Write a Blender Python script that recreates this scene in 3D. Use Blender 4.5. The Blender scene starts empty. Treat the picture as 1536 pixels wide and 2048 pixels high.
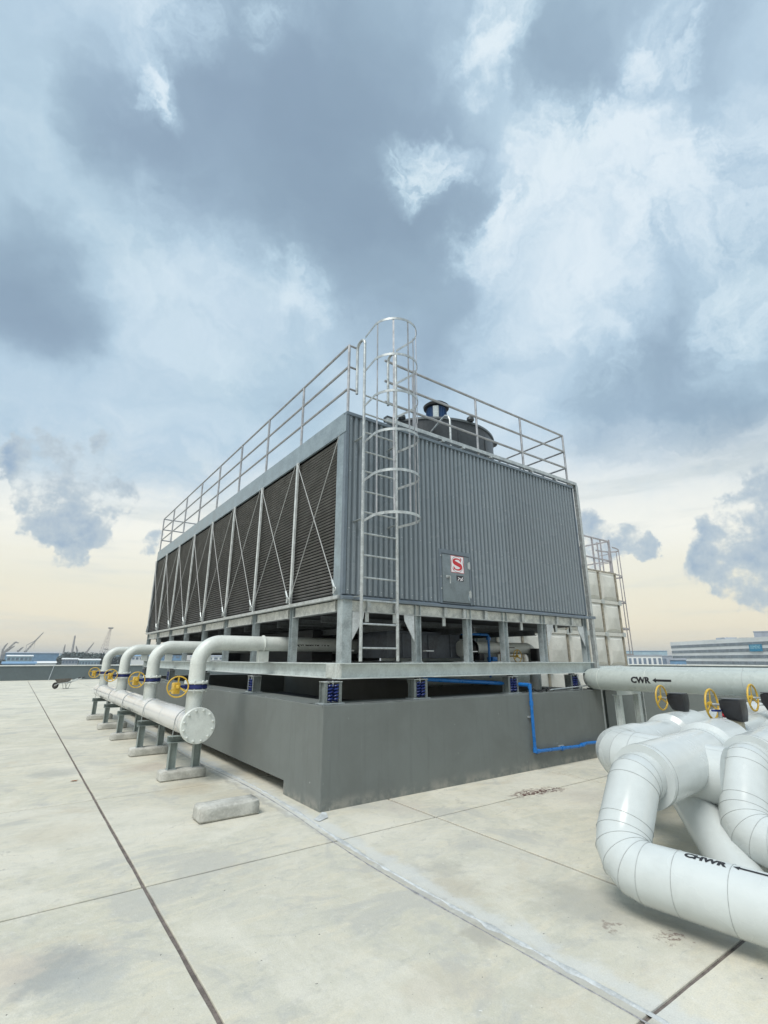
import bpy, bmesh, math, random
from mathutils import Vector, Matrix, noise as mnoise
random.seed(7)
SC = bpy.context.scene
COL = SC.collection
rad = math.radians

# ------------------------------------------------------------------ camera
CAM = Vector((-2.971, -5.300, 1.6)); YAW, PITCH, ROLL, FPX = 0.62596, 0.29331, 0.0011, 975.965
def cam_axes():
    F = Vector((math.sin(YAW)*math.cos(PITCH), math.cos(YAW)*math.cos(PITCH), math.sin(PITCH)))
    R = Vector((math.cos(YAW), -math.sin(YAW), 0)); U = R.cross(F)
    return F, R*math.cos(ROLL)+U*math.sin(ROLL), -R*math.sin(ROLL)+U*math.cos(ROLL)
CF, CR, CU = cam_axes()
cd = bpy.data.cameras.new('camera'); co = bpy.data.objects.new('camera', cd); COL.objects.link(co)
cd.sensor_fit = 'HORIZONTAL'; cd.sensor_width = 36; cd.lens = FPX/1536*36; cd.clip_start = .05; cd.clip_end = 12000
co.matrix_world = Matrix(((CR.x, CU.x, -CF.x, CAM.x), (CR.y, CU.y, -CF.y, CAM.y), (CR.z, CU.z, -CF.z, CAM.z), (0, 0, 0, 1)))
SC.camera = co
def ray(px, py): return (CF*FPX + CR*(px-768) - CU*(py-1024))
def heading(px, dist, z=0.0):
    """ground-plan position seen in the survey photo under column px at a given distance"""
    d = ray(px, 1322); d = Vector((d.x, d.y, 0)).normalized()
    return Vector((CAM.x+d.x*dist, CAM.y+d.y*dist, z))
def height(px, py, dist):
    d = ray(px, py); return CAM.z + d.z/math.hypot(d.x, d.y)*dist

# ------------------------------------------------------------------ world, sun, exposure
SUN_EL, SUN_AZ = rad(56), rad(-115)          # azimuth measured from +Y towards +X
EXPOSURE = 0.85
SC.view_settings.view_transform = 'Standard'; SC.view_settings.look = 'None'
SC.view_settings.gamma = 1; SC.view_settings.exposure = EXPOSURE
SC.view_settings.use_curve_mapping = False
SC.render.engine = 'CYCLES'
sl = bpy.data.lights.new('sun', 'SUN'); so = bpy.data.objects.new('sun', sl); COL.objects.link(so)
sl.energy = 1.5; sl.angle = rad(28); sl.color = (1.0, .965, .90)
sd = Vector((math.sin(SUN_AZ)*math.cos(SUN_EL), math.cos(SUN_AZ)*math.cos(SUN_EL), math.sin(SUN_EL)))
so.rotation_euler = sd.to_track_quat('Z', 'Y').to_euler()

def s2l(c):
    return tuple(((v/255)/12.92 if v/255 <= .04045 else ((v/255+.055)/1.055)**2.4) for v in c)

class NT:
    def __init__(s, tree): s.t = tree; s.n = tree.nodes; s.l = tree.links
    def new(s, typ, **kw):
        n = s.n.new(typ)
        for k, v in kw.items():
            if k.startswith('i_'): n.inputs[k[2:].replace('_', ' ')].default_value = v
            else: setattr(n, k, v)
        return n
    def link(s, a, b): s.l.new(a, b)
    def val(s, x, sock):
        if isinstance(x, (int, float)): sock.default_value = x
        elif isinstance(x, (tuple, list)): sock.default_value = x
        else: s.link(x, sock)
    def math(s, op, a, b=0.0, c=None, clamp=False):
        n = s.n.new('ShaderNodeMath'); n.operation = op; n.use_clamp = clamp
        s.val(a, n.inputs[0]); s.val(b, n.inputs[1])
        if c is not None: s.val(c, n.inputs[2])
        return n.outputs[0]
    def vmath(s, op, a, b=(0, 0, 0), scale=None):
        n = s.n.new('ShaderNodeVectorMath'); n.operation = op
        s.val(a, n.inputs[0]); s.val(b, n.inputs[1])
        if scale is not None: s.val(scale, n.inputs['Scale'])
        return n.outputs['Value'] if op in ('DOT_PRODUCT', 'LENGTH', 'DISTANCE') else n.outputs['Vector']
    def smooth(s, x, a, b, lo=0.0, hi=1.0):
        n = s.n.new('ShaderNodeMapRange'); n.interpolation_type = 'SMOOTHSTEP'
        s.val(x, n.inputs['Value']); s.val(a, n.inputs['From Min']); s.val(b, n.inputs['From Max'])
        s.val(lo, n.inputs['To Min']); s.val(hi, n.inputs['To Max'])
        return n.outputs[0]
    def mix(s, f, a, b, blend='MIX'):
        n = s.n.new('ShaderNodeMix'); n.data_type = 'RGBA'; n.blend_type = blend; n.clamp_factor = True
        s.val(f, n.inputs[0]); s.val(a, n.inputs[6]); s.val(b, n.inputs[7])
        return n.outputs[2]
    def noise(s, vec, scale, detail=4, rough=.55, dist=0.0, out='Fac'):
        n = s.n.new('ShaderNodeTexNoise'); s.val(vec, n.inputs['Vector'])
        n.inputs['Scale'].default_value = scale; n.inputs['Detail'].default_value = detail
        n.inputs['Roughness'].default_value = rough; n.inputs['Distortion'].default_value = dist
        return n.outputs[out]
    def ramp(s, f, stops, interp='LINEAR'):
        n = s.n.new('ShaderNodeValToRGB'); s.val(f, n.inputs[0]); e = n.color_ramp; e.interpolation = interp
        while len(e.elements) < len(stops): e.elements.new(.5)
        for i, (p, c) in enumerate(stops): e.elements[i].position = p; e.elements[i].color = (*c, 1)
        return n.outputs[0]

def build_world():
    w = bpy.data.worlds.new('World'); SC.world = w; w.use_nodes = True
    t = NT(w.node_tree)
    for n in list(t.n): t.n.remove(n)
    out = t.new('ShaderNodeOutputWorld'); bg = t.new('ShaderNodeBackground'); STR = .1
    bg.inputs['Strength'].default_value = STR
    t.link(bg.outputs[0], out.inputs[0])
    sky = t.new('ShaderNodeTexSky', sky_type='NISHITA', sun_disc=False, sun_elevation=SUN_EL, sun_rotation=SUN_AZ)
    sky.air_density = 1.2; sky.dust_density = 3.0
    d = t.new('ShaderNodeTexCoord').outputs['Generated']
    d = t.vmath('NORMALIZE', d)
    sep = t.new('ShaderNodeSeparateXYZ'); t.link(d, sep.inputs[0]); z = sep.outputs['Z']
    # fluffy displacement of the direction, two scales
    n1 = t.noise(d, 3.2, 3, .5, out='Color'); n2 = t.noise(d, 10.0, 7, .64, out='Color')
    w1 = t.vmath('SCALE', t.vmath('SUBTRACT', n1, (.5, .5, .5)), scale=.24)
    w2 = t.vmath('SCALE', t.vmath('SUBTRACT', n2, (.5, .5, .5)), scale=.15)
    dw = t.vmath('NORMALIZE', t.vmath('ADD', d, t.vmath('ADD', w1, w2)))
    w3 = t.vmath('SCALE', t.vmath('SUBTRACT', t.noise(d, 14.0, 6, .65, out='Color'), (.5, .5, .5)), scale=.085)
    dc = t.vmath('NORMALIZE', t.vmath('ADD', d, w3))
    def blob(dirv, px, py, r, wt, soft=1.0):
        a = ray(px, py).normalized(); b = ray(px+r, py).normalized(); b2 = ray(px, py-r).normalized()
        ang = .5*(a.angle(b)+a.angle(b2))
        dot = t.vmath('DOT_PRODUCT', dirv, tuple(a))
        return t.smooth(dot, math.cos(ang*(1+.55*soft)), math.cos(ang*max(.05, 1-.75*soft)), 0.0, wt)
    def total(lst):
        acc = lst[0]
        for x in lst[1:]: acc = t.math('ADD', acc, x)
        return acc
    dark = [(620, 230, 260, .40), (480, 360, 200, .26), (720, 430, 220, .30), (850, 60, 190, .20), (820, 560, 160, .30), (560, 110, 150, .18),
            (240, 270, 100, .30), (290, 400, 130, .26), (380, 200, 90, .16), (60, 590, 130, .48), (0, 470, 120, .28), (130, 670, 90, .26), (20, 660, 80, .2),
            (1180, 60, 170, .34), (1120, 190, 130, .28), (1420, 200, 130, .24), (1500, 60, 100, .16), (1370, 470, 120, .24), (1510, 400, 90, .24),
            (1340, 640, 100, .18), (1300, 800, 150, .26), (1480, 760, 150, .26), (1180, 850, 100, .18), (1240, 700, 90, .16), (1540, 850, 90, .2),
            (560, 740, 80, .16), (900, 720, 90, .22), (900, 460, 90, .14), (1380, 930, 70, .12), (80, 170, 200, .08), (350, 560, 60, .0)]
    light = [(805, 322, 66, -.85), (430, 50, 120, -.12), (500, 75, 50, -.30), (590, 10, 60, -.30), (340, 110, 70, -.24), (235, 110, 110, -.10), (295, 222, 40, -.50),
             (340, 232, 34, -.50), (268, 275, 40, -.36), (975, 80, 60, -.36), (950, 125, 44, -.30), (1000, 30, 60, -.26), (870, 95, 50, -.14),
             (1325, 90, 44, -.50), (1345, 40, 40, -.36), (1400, 100, 44, -.32), (1440, 110, 34, -.44), (1050, 330, 80, -.26), (1110, 310, 60, -.26), (1270, 250, 60, -.34),
             (1300, 262, 40, -.40), (1200, 230, 60, -.22), (1390, 270, 80, -.24), (1500, 250, 60, -.24), (1230, 400, 150, -.30), (1330, 370, 110, -.28), (1470, 330, 110, -.28), (1090, 500, 170, -.22), (1050, 330, 110, -.2),
             (960, 450, 44, -.42), (920, 500, 56, -.36), (980, 400, 40, -.32), (470, 570, 150, -.10), (590, 600, 50, -.26), (330, 640, 170, -.07), (1060, 700, 150, -.12),
             (1500, 540, 120, -.32), (1420, 680, 80, -.20), (1240, 760, 50, -.20), (1170, 640, 90, -.12), (210, 480, 120, -.06)]
    dk = t.vmath('NORMALIZE', t.vmath('ADD', d, t.vmath('ADD', w1, t.vmath('SCALE', w2, scale=.55))))
    Dk = total([blob(dk, *b, 1.15) for b in dark]); Lt = total([blob(dw, *b, 1.25) for b in light])
    wisp = t.smooth(t.noise(dw, 8.0, 9, .68, .3), .32, .68, .15, 1.55)
    D = t.math('ADD', t.math('MULTIPLY', Dk, .90), t.math('MULTIPLY', Lt, wisp))
    base = t.noise(t.vmath('MULTIPLY', dw, (1, 1, 2.0)), 2.6, 6, .58)
    fine = t.noise(t.vmath('MULTIPLY', dw, (1, 1, 2.4)), 9.0, 6, .62)
    f = t.math('ADD', t.math('MULTIPLY_ADD', base, .50, -.02), t.math('MULTIPLY_ADD', fine, .36, -.18))
    D = t.math('ADD', D, f)
    D = t.math('MULTIPLY_ADD', t.math('TANH', t.math('MULTIPLY', t.math('SUBTRACT', D, .45), 1.55)), .50, .46)
    hi = t.ramp(D, [(0.0, s2l((230, 243, 251))), (.18, s2l((209, 228, 241))), (.36, s2l((185, 209, 227))),
                    (.60, s2l((159, 183, 203))), (.92, s2l((134, 156, 178)))])
    tint = t.smooth(t.noise(d, 2.2, 4, .6), .42, .62)
    hi = t.mix(t.math('MULTIPLY', tint, .35), hi, t.mix(1.0, hi, (.97, 1.0, .955, 1), 'MULTIPLY'))
    # low streaky warm layer towards the horizon
    sv = t.vmath('MULTIPLY', d, (1, 1, 9.0))
    st = t.noise(sv, 3.0, 5, .6)
    glow = t.ramp(t.math('ADD', z, t.math('MULTIPLY_ADD', st, .06, -.03)),
                  [(0.0, s2l((255, 243, 212))), (.05, s2l((255, 244, 216))), (.13, s2l((246, 242, 222))), (.22, s2l((255, 254, 243))), (.40, s2l((226, 236, 242))), (1.0, s2l((214, 226, 240)))])
    streak = t.smooth(st, .48, .72, 0.0, .55)
    glow = t.mix(streak, glow, (*s2l((214, 221, 218)), 1))
    lowf = t.smooth(t.math('ADD', z, t.math('MULTIPLY_ADD', fine, .12, t.math('MULTIPLY_ADD', base, .34, -.20))), .24, .47, 1.0, 0.0)
    colr = t.mix(lowf, hi, glow)
    # small grey cumulus in front of the glow
    cum = [(95, 925, 46, 1), (50, 925, 32, 1), (140, 985, 60, 1), (205, 995, 42, 1), (105, 1030, 40, 1), (215, 895, 24, .9), (200, 935, 26, .7), (80, 975, 34, .9),
           (200, 1078, 18, 1), (150, 1110, 22, .9), (120, 1060, 22, .9), (300, 1090, 18, .8), (170, 920, 16, -.8), (115, 955, 9, -.8), (95, 1012, 8, -.8),
           (1490, 1100, 60, 1), (1535, 1045, 60, 1), (1435, 1125, 40, 1), (1540, 1130, 70, 1), (1600, 1080, 110, 1),
           (1264, 1082, 26, 1), (1285, 1098, 18, .8), (1190, 1080, 36, 1), (1175, 1100, 34, 1)]
    C = t.math('MINIMUM', total([blob(dc, px, py, r*1.25, w_, 1.25) for px, py, r, w_ in cum]), 1.0)
    Cn = t.math('ADD', t.math('MULTIPLY', t.noise(d, 10.0, 8, .64), .72), t.math('MULTIPLY', t.noise(d, 34.0, 6, .62), .28))
    C0 = t.smooth(C, .04, .30)
    C = t.math('ADD', C, t.math('MULTIPLY_ADD', Cn, 5.6, -3.05))
    cm = t.math('MULTIPLY', t.smooth(C, .10, .75), C0)
    ccol = t.mix(t.smooth(C, .5, 1.6), (*s2l((190, 204, 213)), 1), (*s2l((152, 176, 200)), 1))
    colr = t.mix(t.math('MULTIPLY', cm, .94), colr, ccol)
    # cloud colours were read off an exposed picture: take the exposure and the background strength out again
    k = 1/(STR*2**EXPOSURE)
    colr = t.vmath('SCALE', colr, scale=k)
    m = t.mix(.93, sky.outputs[0], colr)
    # below the horizon: the hazy ground bounce
    gnd = t.mix(t.smooth(z, -.02, .0), (.30*k, .30*k, .28*k, 1), m)
    t.link(gnd, bg.inputs['Color'])
build_world()

# ------------------------------------------------------------------ materials
MATS = {}
def mat(name, col, rough=.6, metal=0.0, var=.12, scale=6.0, bump=0.0, bscale=40.0, spec=.5, coat=0.0, speck=None, col2=None, rnd=0):
    """plain procedural surface: base colour mottled by two noises, roughness varied, optional fine relief"""
    if name in MATS: return MATS[name]
    m = bpy.data.materials.new(name); m.use_nodes = True; MATS[name] = m
    t = NT(m.node_tree); b = t.n['Principled BSDF']
    P = t.new('ShaderNodeNewGeometry').outputs['Position']
    n1 = t.noise(P, scale, 4, .6); n2 = t.noise(P, scale*7, 3, .6)
    c2 = col2 if col2 else tuple(v*(1-var*2) for v in col)
    c1 = tuple(min(1, v*(1+var)) for v in col) if not col2 else col
    f = t.smooth(t.math('MULTIPLY_ADD', n2, .35, t.math('MULTIPLY', n1, .65)), .36, .64)
    c = t.mix(f, (*c2, 1), (*c1, 1))
    if speck:
        sf = t.smooth(t.noise(P, speck[1], 2, .5), speck[2], speck[2]+.05)
        c = t.mix(sf, c, (*speck[0], 1))
    if rnd: c = t.mix(t.math('MULTIPLY', t.new('ShaderNodeObjectInfo').outputs['Random'], rnd), c, tuple(v*.55 for v in col)+(1,))
    t.link(c, b.inputs['Base Color'])
    b.inputs['Metallic'].default_value = metal
    t.link(t.smooth(n1, .3, .7, max(.05, rough-.08), min(1, rough+.08)), b.inputs['Roughness'])
    b.inputs['Specular IOR Level'].default_value = spec
    b.inputs['Coat Weight'].default_value = coat
    if bump:
        bn = t.new('ShaderNodeBump'); bn.inputs['Strength'].default_value = bump; bn.inputs['Distance'].default_value = .01
        t.link(t.noise(P, bscale, 5, .6), bn.inputs['Height']); t.link(bn.outputs[0], b.inputs['Normal'])
    return m

GALV = mat('galvanised_steel', (.50, .535, .54), .42, .55, .10, 9, .05, 30)
GALV_BRIGHT = mat('bright_galvanised', (.47, .50, .505), .36, .45, .14, 12)
GALV_SPANGLE = mat('spangled_galvanised_sheet', (.62, .63, .59), .38, .35, .2, 10, col2=(.34, .36, .35))
BEAM = mat('painted_grey_beam', (.56, .61, .60), .55, .0, .08, 5, .04, 60)
POSTG = mat('zinc_grey_post', (.37, .42, .435), .45, .3, .14, 7)
CLAD = mat('slate_grey_cladding', (.20, .238, .268), .27, .0, .022, 1.2, rnd=.22)
CLADTRIM = mat('slate_trim', (.14, .175, .21), .42, 0, .06, 3)
FASCIA = mat('grey_blue_fascia', (.27, .33, .365), .42, .2, .10, 4)
FILL = mat('dark_pvc_fill', (.20, .197, .192), .6, 0, .12, 5, rnd=.15)
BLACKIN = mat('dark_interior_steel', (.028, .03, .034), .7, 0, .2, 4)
BASINM = mat('basin_grey_sheet', (.10, .115, .14), .5, .0, .18, 3)
PLINTH = mat('dark_grey_painted_concrete', (.140, .158, .153), .62, 0, .05, 1.6, .12, 28, speck=((.3, .31, .30), 30, .735))
def plinth_material():
    m = bpy.data.materials.new('weathered_plinth_paint'); m.use_nodes = True; t = NT(m.node_tree); b = t.n['Principled BSDF']
    P = t.new('ShaderNodeNewGeometry').outputs['Position']
    col = t.mix(t.smooth(t.noise(P, 1.3, 6, .65, .5), .35, .65), (.138, .152, .146, 1), (.158, .176, .170, 1))
    st = t.noise(t.vmath('MULTIPLY', P, (9, 9, .5)), 1.6, 5, .6); col = t.mix(t.smooth(st, .52, .72, 0, .28), col, (.105, .115, .112, 1))
    st2 = t.noise(t.vmath('ADD', t.vmath('MULTIPLY', P, (14, 14, .9)), (5, 2, 1)), 1.3, 5, .65); col = t.mix(t.smooth(st2, .62, .74, 0, .16), col, (.24, .26, .255, 1))
    sc = t.noise(t.vmath('MULTIPLY', P, (1, 1, .45)), 13, 4, .7, .6); col = t.mix(t.smooth(sc, .695, .735, 0, .8), col, (.42, .44, .43, 1))
    sp = t.noise(P, 46, 2, .5); col = t.mix(t.smooth(sp, .755, .785, 0, .8), col, (.5, .51, .5, 1))
    z = t.new('ShaderNodeSeparateXYZ'); t.link(P, z.inputs[0])
    dirt = t.math('MULTIPLY', t.smooth(z.outputs['Z'], .02, .16, 1, 0), t.smooth(t.noise(P, 5, 5, .7), .40, .62)); col = t.mix(dirt, col, (.26, .26, .235, 1))
    t.link(col, b.inputs['Base Color']); b.inputs['Roughness'].default_value = .6
    bn = t.new('ShaderNodeBump'); bn.inputs['Strength'].default_value = .25; bn.inputs['Distance'].default_value = .012
    t.link(t.noise(P, 7, 7, .62), bn.inputs['Height']); t.link(bn.outputs[0], b.inputs['Normal'])
    return m
PLINTHW = plinth_material()
PLINTHTOP = mat('worn_plinth_edge', (.16, .18, .175), .7, 0, .2, 8, .3, 40, speck=((.55, .58, .56), 18, .60))
CONC = mat('light_concrete_block', (.54, .54, .50), .85, 0, .12, 6, .45, 40, col2=(.38, .38, .35))
PIPEW = mat('white_green_pipe_paint', (.64, .675, .645), .38, 0, .05, 5)
PIPED = mat('header_aluminium_jacket', (.74, .735, .73), .19, .35, .015, .8)
JACKET = mat('white_insulation_jacket', (.555, .595, .595), .24, 0, .03, 1.5, .015, 8)
SEAM = mat('grey_seam_sealant', (.40, .43, .43), .6, 0, .1, 20)
YEL = mat('yellow_paint', (.62, .40, .05), .45, 0, .12, 20)
BLUEP = mat('blue_upvc_pipe', (.010, .15, .47), .32, 0, .06, 8)
NAVY = mat('navy_valve_paint', (.012, .022, .13), .4, 0, .15, 15)
SPRING = mat('blue_spring_enamel', (.012, .028, .16), .35, 0, .1, 15)
BLACK = mat('black_jacket', (.012, .013, .016), .42, 0, .2, 12, .2, 30)
INK = mat('black_stencil_ink', (.012, .012, .016), .6, 0, .1, 30)
FANM = mat('dark_grey_frp', (.045, .052, .058), .38, 0, .15, 3)
WHITEP = mat('white_sheet', (.72, .73, .72), .5, 0, .05, 5)
RED = mat('red_print', (.55, .022, .035), .5, 0, .05, 10)
PINKW = mat('white_sign_face', (.80, .77, .80), .45, 0, .03, 10)
TANK = mat('cream_grp_panel', (.62, .615, .565), .5, 0, .05, 2)
TANKRIB = mat('tank_joint_brown', (.34, .31, .25), .6, 0, .2, 10)
CAPW = mat('white_coping', (.62, .64, .62), .6, 0, .06, 3)
WALLG = mat('grey_parapet_paint', (.115, .145, .155), .7, 0, .06, .8)
ORANGE = mat('orange_paint', (.50, .10, .02), .5)
RUST = mat('barrow_steel', (.13, .12, .11), .6, .3, .2, 8)
RUBBER = mat('tyre_rubber', (.02, .02, .022), .8)
LEAFM = mat('dry_leaf', (.22, .08, .02), .8)

def deck_material(joint=False):
    m = bpy.data.materials.new('roof_screed'); m.use_nodes = True
    t = NT(m.node_tree); b = t.n['Principled BSDF']
    P = t.new('ShaderNodeNewGeometry').outputs['Position']
    rnd = t.new('ShaderNodeObjectInfo').outputs['Random']
    a = t.noise(P, .55, 5, .6, .4); c = t.noise(P, 2.2, 6, .68, .8); g = t.noise(P, 16, 5, .7)
    sw = t.noise(t.vmath('MULTIPLY', P, (1.0, 3.2, 1)), 1.5, 5, .65, 1.2)
    col = t.mix(t.smooth(a, .35, .65), (.565, .55, .455, 1), (.655, .635, .55, 1))
    col = t.mix(t.smooth(c, .40, .66, 0, .62), col, (.50, .50, .435, 1))
    col = t.mix(t.smooth(sw, .47, .68, 0, .7), col, (.68, .635, .51, 1))
    col = t.mix(t.smooth(t.noise(P, 5.5, 5, .7, .6), .56, .75, 0, .55), col, (.44, .45, .43, 1))
    col = t.mix(t.smooth(t.noise(t.vmath('MULTIPLY', P, (1, 1.8, 1)), 3.4, 8, .74, .9), .50, .72, 0, .75), col, (.40, .41, .385, 1))
    col = t.mix(t.smooth(t.noise(P, 8.5, 7, .74, .5), .52, .70, 0, .5), col, (.70, .69, .64, 1))
    col = t.mix(t.smooth(t.noise(t.vmath('ADD', P, (3, 9, 0)), 1.1, 6, .7, 1.0), .52, .70, 0, .6), col, (.55, .49, .38, 1))
    col = t.mix(t.smooth(g, .42, .72, 0, .35), col, (.66, .65, .60, 1))
    col = t.mix(t.math('MULTIPLY_ADD', rnd, .16, -.02, clamp=True), col, (.38, .39, .37, 1))
    col = t.mix(1.0, col, (1.0, .985, .955, 1), 'MULTIPLY')
    big = t.noise(P, .9, 7, .68, .7); col = t.mix(t.smooth(big, .50, .62, 0, .42), col, (.72, .69, .60, 1)); col = t.mix(t.smooth(big, .47, .38, 0, .60), col, (.43, .43, .40, 1))
    # hairline cracks, curved scuffs and pitting
    PD = t.vmath('ADD', P, t.vmath('SCALE', t.vmath('SUBTRACT', t.noise(P, 2.5, 5, .65, out='Color'), (.5, .5, .5)), scale=.55))
    def cells(vec, scale):
        v = t.new('ShaderNodeTexVoronoi', feature='DISTANCE_TO_EDGE'); t.link(vec, v.inputs['Vector']); v.inputs['Scale'].default_value = scale; return v.outputs['Distance']
    ck = t.math('MULTIPLY', t.smooth(cells(PD, .42), .0, .0035, 1, 0), t.smooth(t.noise(P, .8, 3, .5), .50, .60))
    col = t.mix(t.math('MULTIPLY', ck, .5), col, (.28, .27, .25, 1))
    ringd = t.math('ABSOLUTE', t.math('SUBTRACT', t.vmath('DISTANCE', PD, (-5.2, 1.4, 0)), 3.05))
    sc2 = t.math('MULTIPLY', t.smooth(ringd, .0, .05, 1, 0), t.smooth(t.noise(P, 11, 4, .7), .52, .66)); col = t.mix(t.math('MULTIPLY', sc2, .5), col, (.33, .33, .31, 1))
    ringd = t.math('ABSOLUTE', t.math('SUBTRACT', t.vmath('DISTANCE', PD, (.9, 2.9, 0)), 4.1))
    sc3 = t.math('MULTIPLY', t.smooth(ringd, .0, .035, 1, 0), t.smooth(t.noise(P, 16, 4, .7), .56, .68)); col = t.mix(t.math('MULTIPLY', sc3, .6), col, (.36, .35, .32, 1))
    med = t.noise(P, 28, 6, .78); col = t.mix(t.smooth(med, .56, .74, 0, .55), col, (.36, .355, .32, 1)); col = t.mix(t.smooth(med, .44, .28, 0, .45), col, (.78, .77, .71, 1))
    # stains and debris with shapes of their own
    nw = t.vmath('SCALE', t.vmath('SUBTRACT', t.noise(P, 5, 5, .7, out='Color'), (.5, .5, .5)), scale=.55)
    PW = t.vmath('ADD', P, nw)
    def stain(x, y, r, colr, amt, sx=1.0, sy=1.0, soft=.7):
        q = t.vmath('MULTIPLY', t.vmath('SUBTRACT', PW, (x, y, 0)), (sx, sy, 0))
        return t.smooth(t.vmath('LENGTH', q), r*(1-soft), r, amt, 0.0), colr
    for args in [(-2.55, -1.62, .34, (.27, .285, .29, 1), .7), (-2.35, -1.85, .30, (.36, .38, .38, 1), .5), (-2.75, -1.5, .3, (.62, .54, .44, 1), .5),
                 (-2.2, 4.0, .5, (.33, .34, .33, 1), .5), (-.9, 1.9, .5, (.48, .42, .31, 1), .55), (-.5, 1.2, .45, (.47, .43, .34, 1), .4),
                 (-1.0, 3.6, .5, (.38, .30, .25, 1), .4), (.5, -2.9, .5, (.33, .33, .30, 1), .55), (.8, -3.5, .45, (.34, .33, .30, 1), .5),
                 (-.1, -2.2, .3, (.44, .40, .32, 1), .5), (.1, -1.9, .22, (.34, .33, .29, 1), .4), (-.35, -2.75, .18, (.36, .34, .29, 1), .6),
                 (-.9, -3.0, .30, (.52, .46, .36, 1), .35), (-2.4, .9, .5, (.52, .47, .36, 1), .35), (3.0, -1.3, .5, (.44, .40, .36, 1), .3),
                 (0.9, -.35, .4, (.47, .42, .39, 1), .3)]:
        f, cc = stain(*args); col = t.mix(f, col, cc)
    sx_ = t.new('ShaderNodeSeparateXYZ'); t.link(P, sx_.inputs[0])
    dline = t.math('ABSOLUTE', t.math('ADD', t.math('ADD', sx_.outputs['X'], .20), t.math('MULTIPLY_ADD', t.noise(P, 2.6, 5, .7), .50, -.25)))
    ymask = t.smooth(sx_.outputs['Y'], 11.5, 12.5, 1, 0)
    col = t.mix(t.math('MULTIPLY', ymask, t.smooth(dline, .02, .15, .62, 0)), col, (.60, .62, .61, 1))
    dl2 = t.math('ABSOLUTE', t.math('ADD', t.math('ADD', sx_.outputs['X'], .31), t.math('MULTIPLY_ADD', t.noise(P, 5, 5, .7), .30, -.15)))
    col = t.mix(t.math('MULTIPLY', ymask, t.smooth(dl2, .01, .05, .5, 0)), col, (.36, .355, .33, 1))
    # red-brown spill and splashes
    sp = t.smooth(t.noise(P, 19, 5, .65), .45, .52)
    for x, y, r, amt, sx, sy in [(2.60, -.80, .34, 1.0, .75, 2.2), (2.95, -.90, .24, .8, 1, 2.0), (.52, -3.44, .11, .7, 1, 1.2), (.36, -3.18, .09, .45, 1, 1.3)]:
        f, _ = stain(x, y, r, None, amt, sx, sy, .5); col = t.mix(t.math('MULTIPLY', f, sp), col, (.09, .028, .024, 1))
    grain = t.smooth(t.noise(P, 120, 3, .6), .35, .68); col = t.mix(t.math('MULTIPLY', grain, .22), col, (.34, .34, .31, 1))
    dots = t.smooth(t.noise(P, 34, 2, .5), .745, .77); col = t.mix(dots, col, (.10, .095, .09, 1))
    pale = t.smooth(t.noise(t.vmath('ADD', P, (7, 3, 0)), 22, 2, .5), .755, .79, 0, .7); col = t.mix(pale, col, (.75, .75, .72, 1))
    t.link(col, b.inputs['Base Color'])
    t.link(t.smooth(c, .3, .7, .62, .82), b.inputs['Roughness'])
    b.inputs['Specular IOR Level'].default_value = .35
    bn = t.new('ShaderNodeBump'); bn.inputs['Strength'].default_value = .35; bn.inputs['Distance'].default_value = .012
    h = t.math('ADD', t.math('MULTIPLY', g, .6), t.math('MULTIPLY', t.noise(P, 60, 4, .7), .4))
    t.link(h, bn.inputs['Height']); t.link(bn.outputs[0], b.inputs['Normal'])
    return m
DECK = deck_material()
SUPPG = mat('support_grey_green', (.235, .28, .27), .5, 0, .08, 6)
JOINT = mat('joint_sealant', (.17, .145, .13), .9, 0, .2, 10, .3, 50)
MORTAR = mat('mortar_strip', (.58, .61, .615), .75, 0, .08, 9, .6, 22, col2=(.40, .42, .42))
MORTARD = mat('dark_mortar_edge', (.30, .30, .31), .85, 0, .2, 12, .5, 30)

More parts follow.
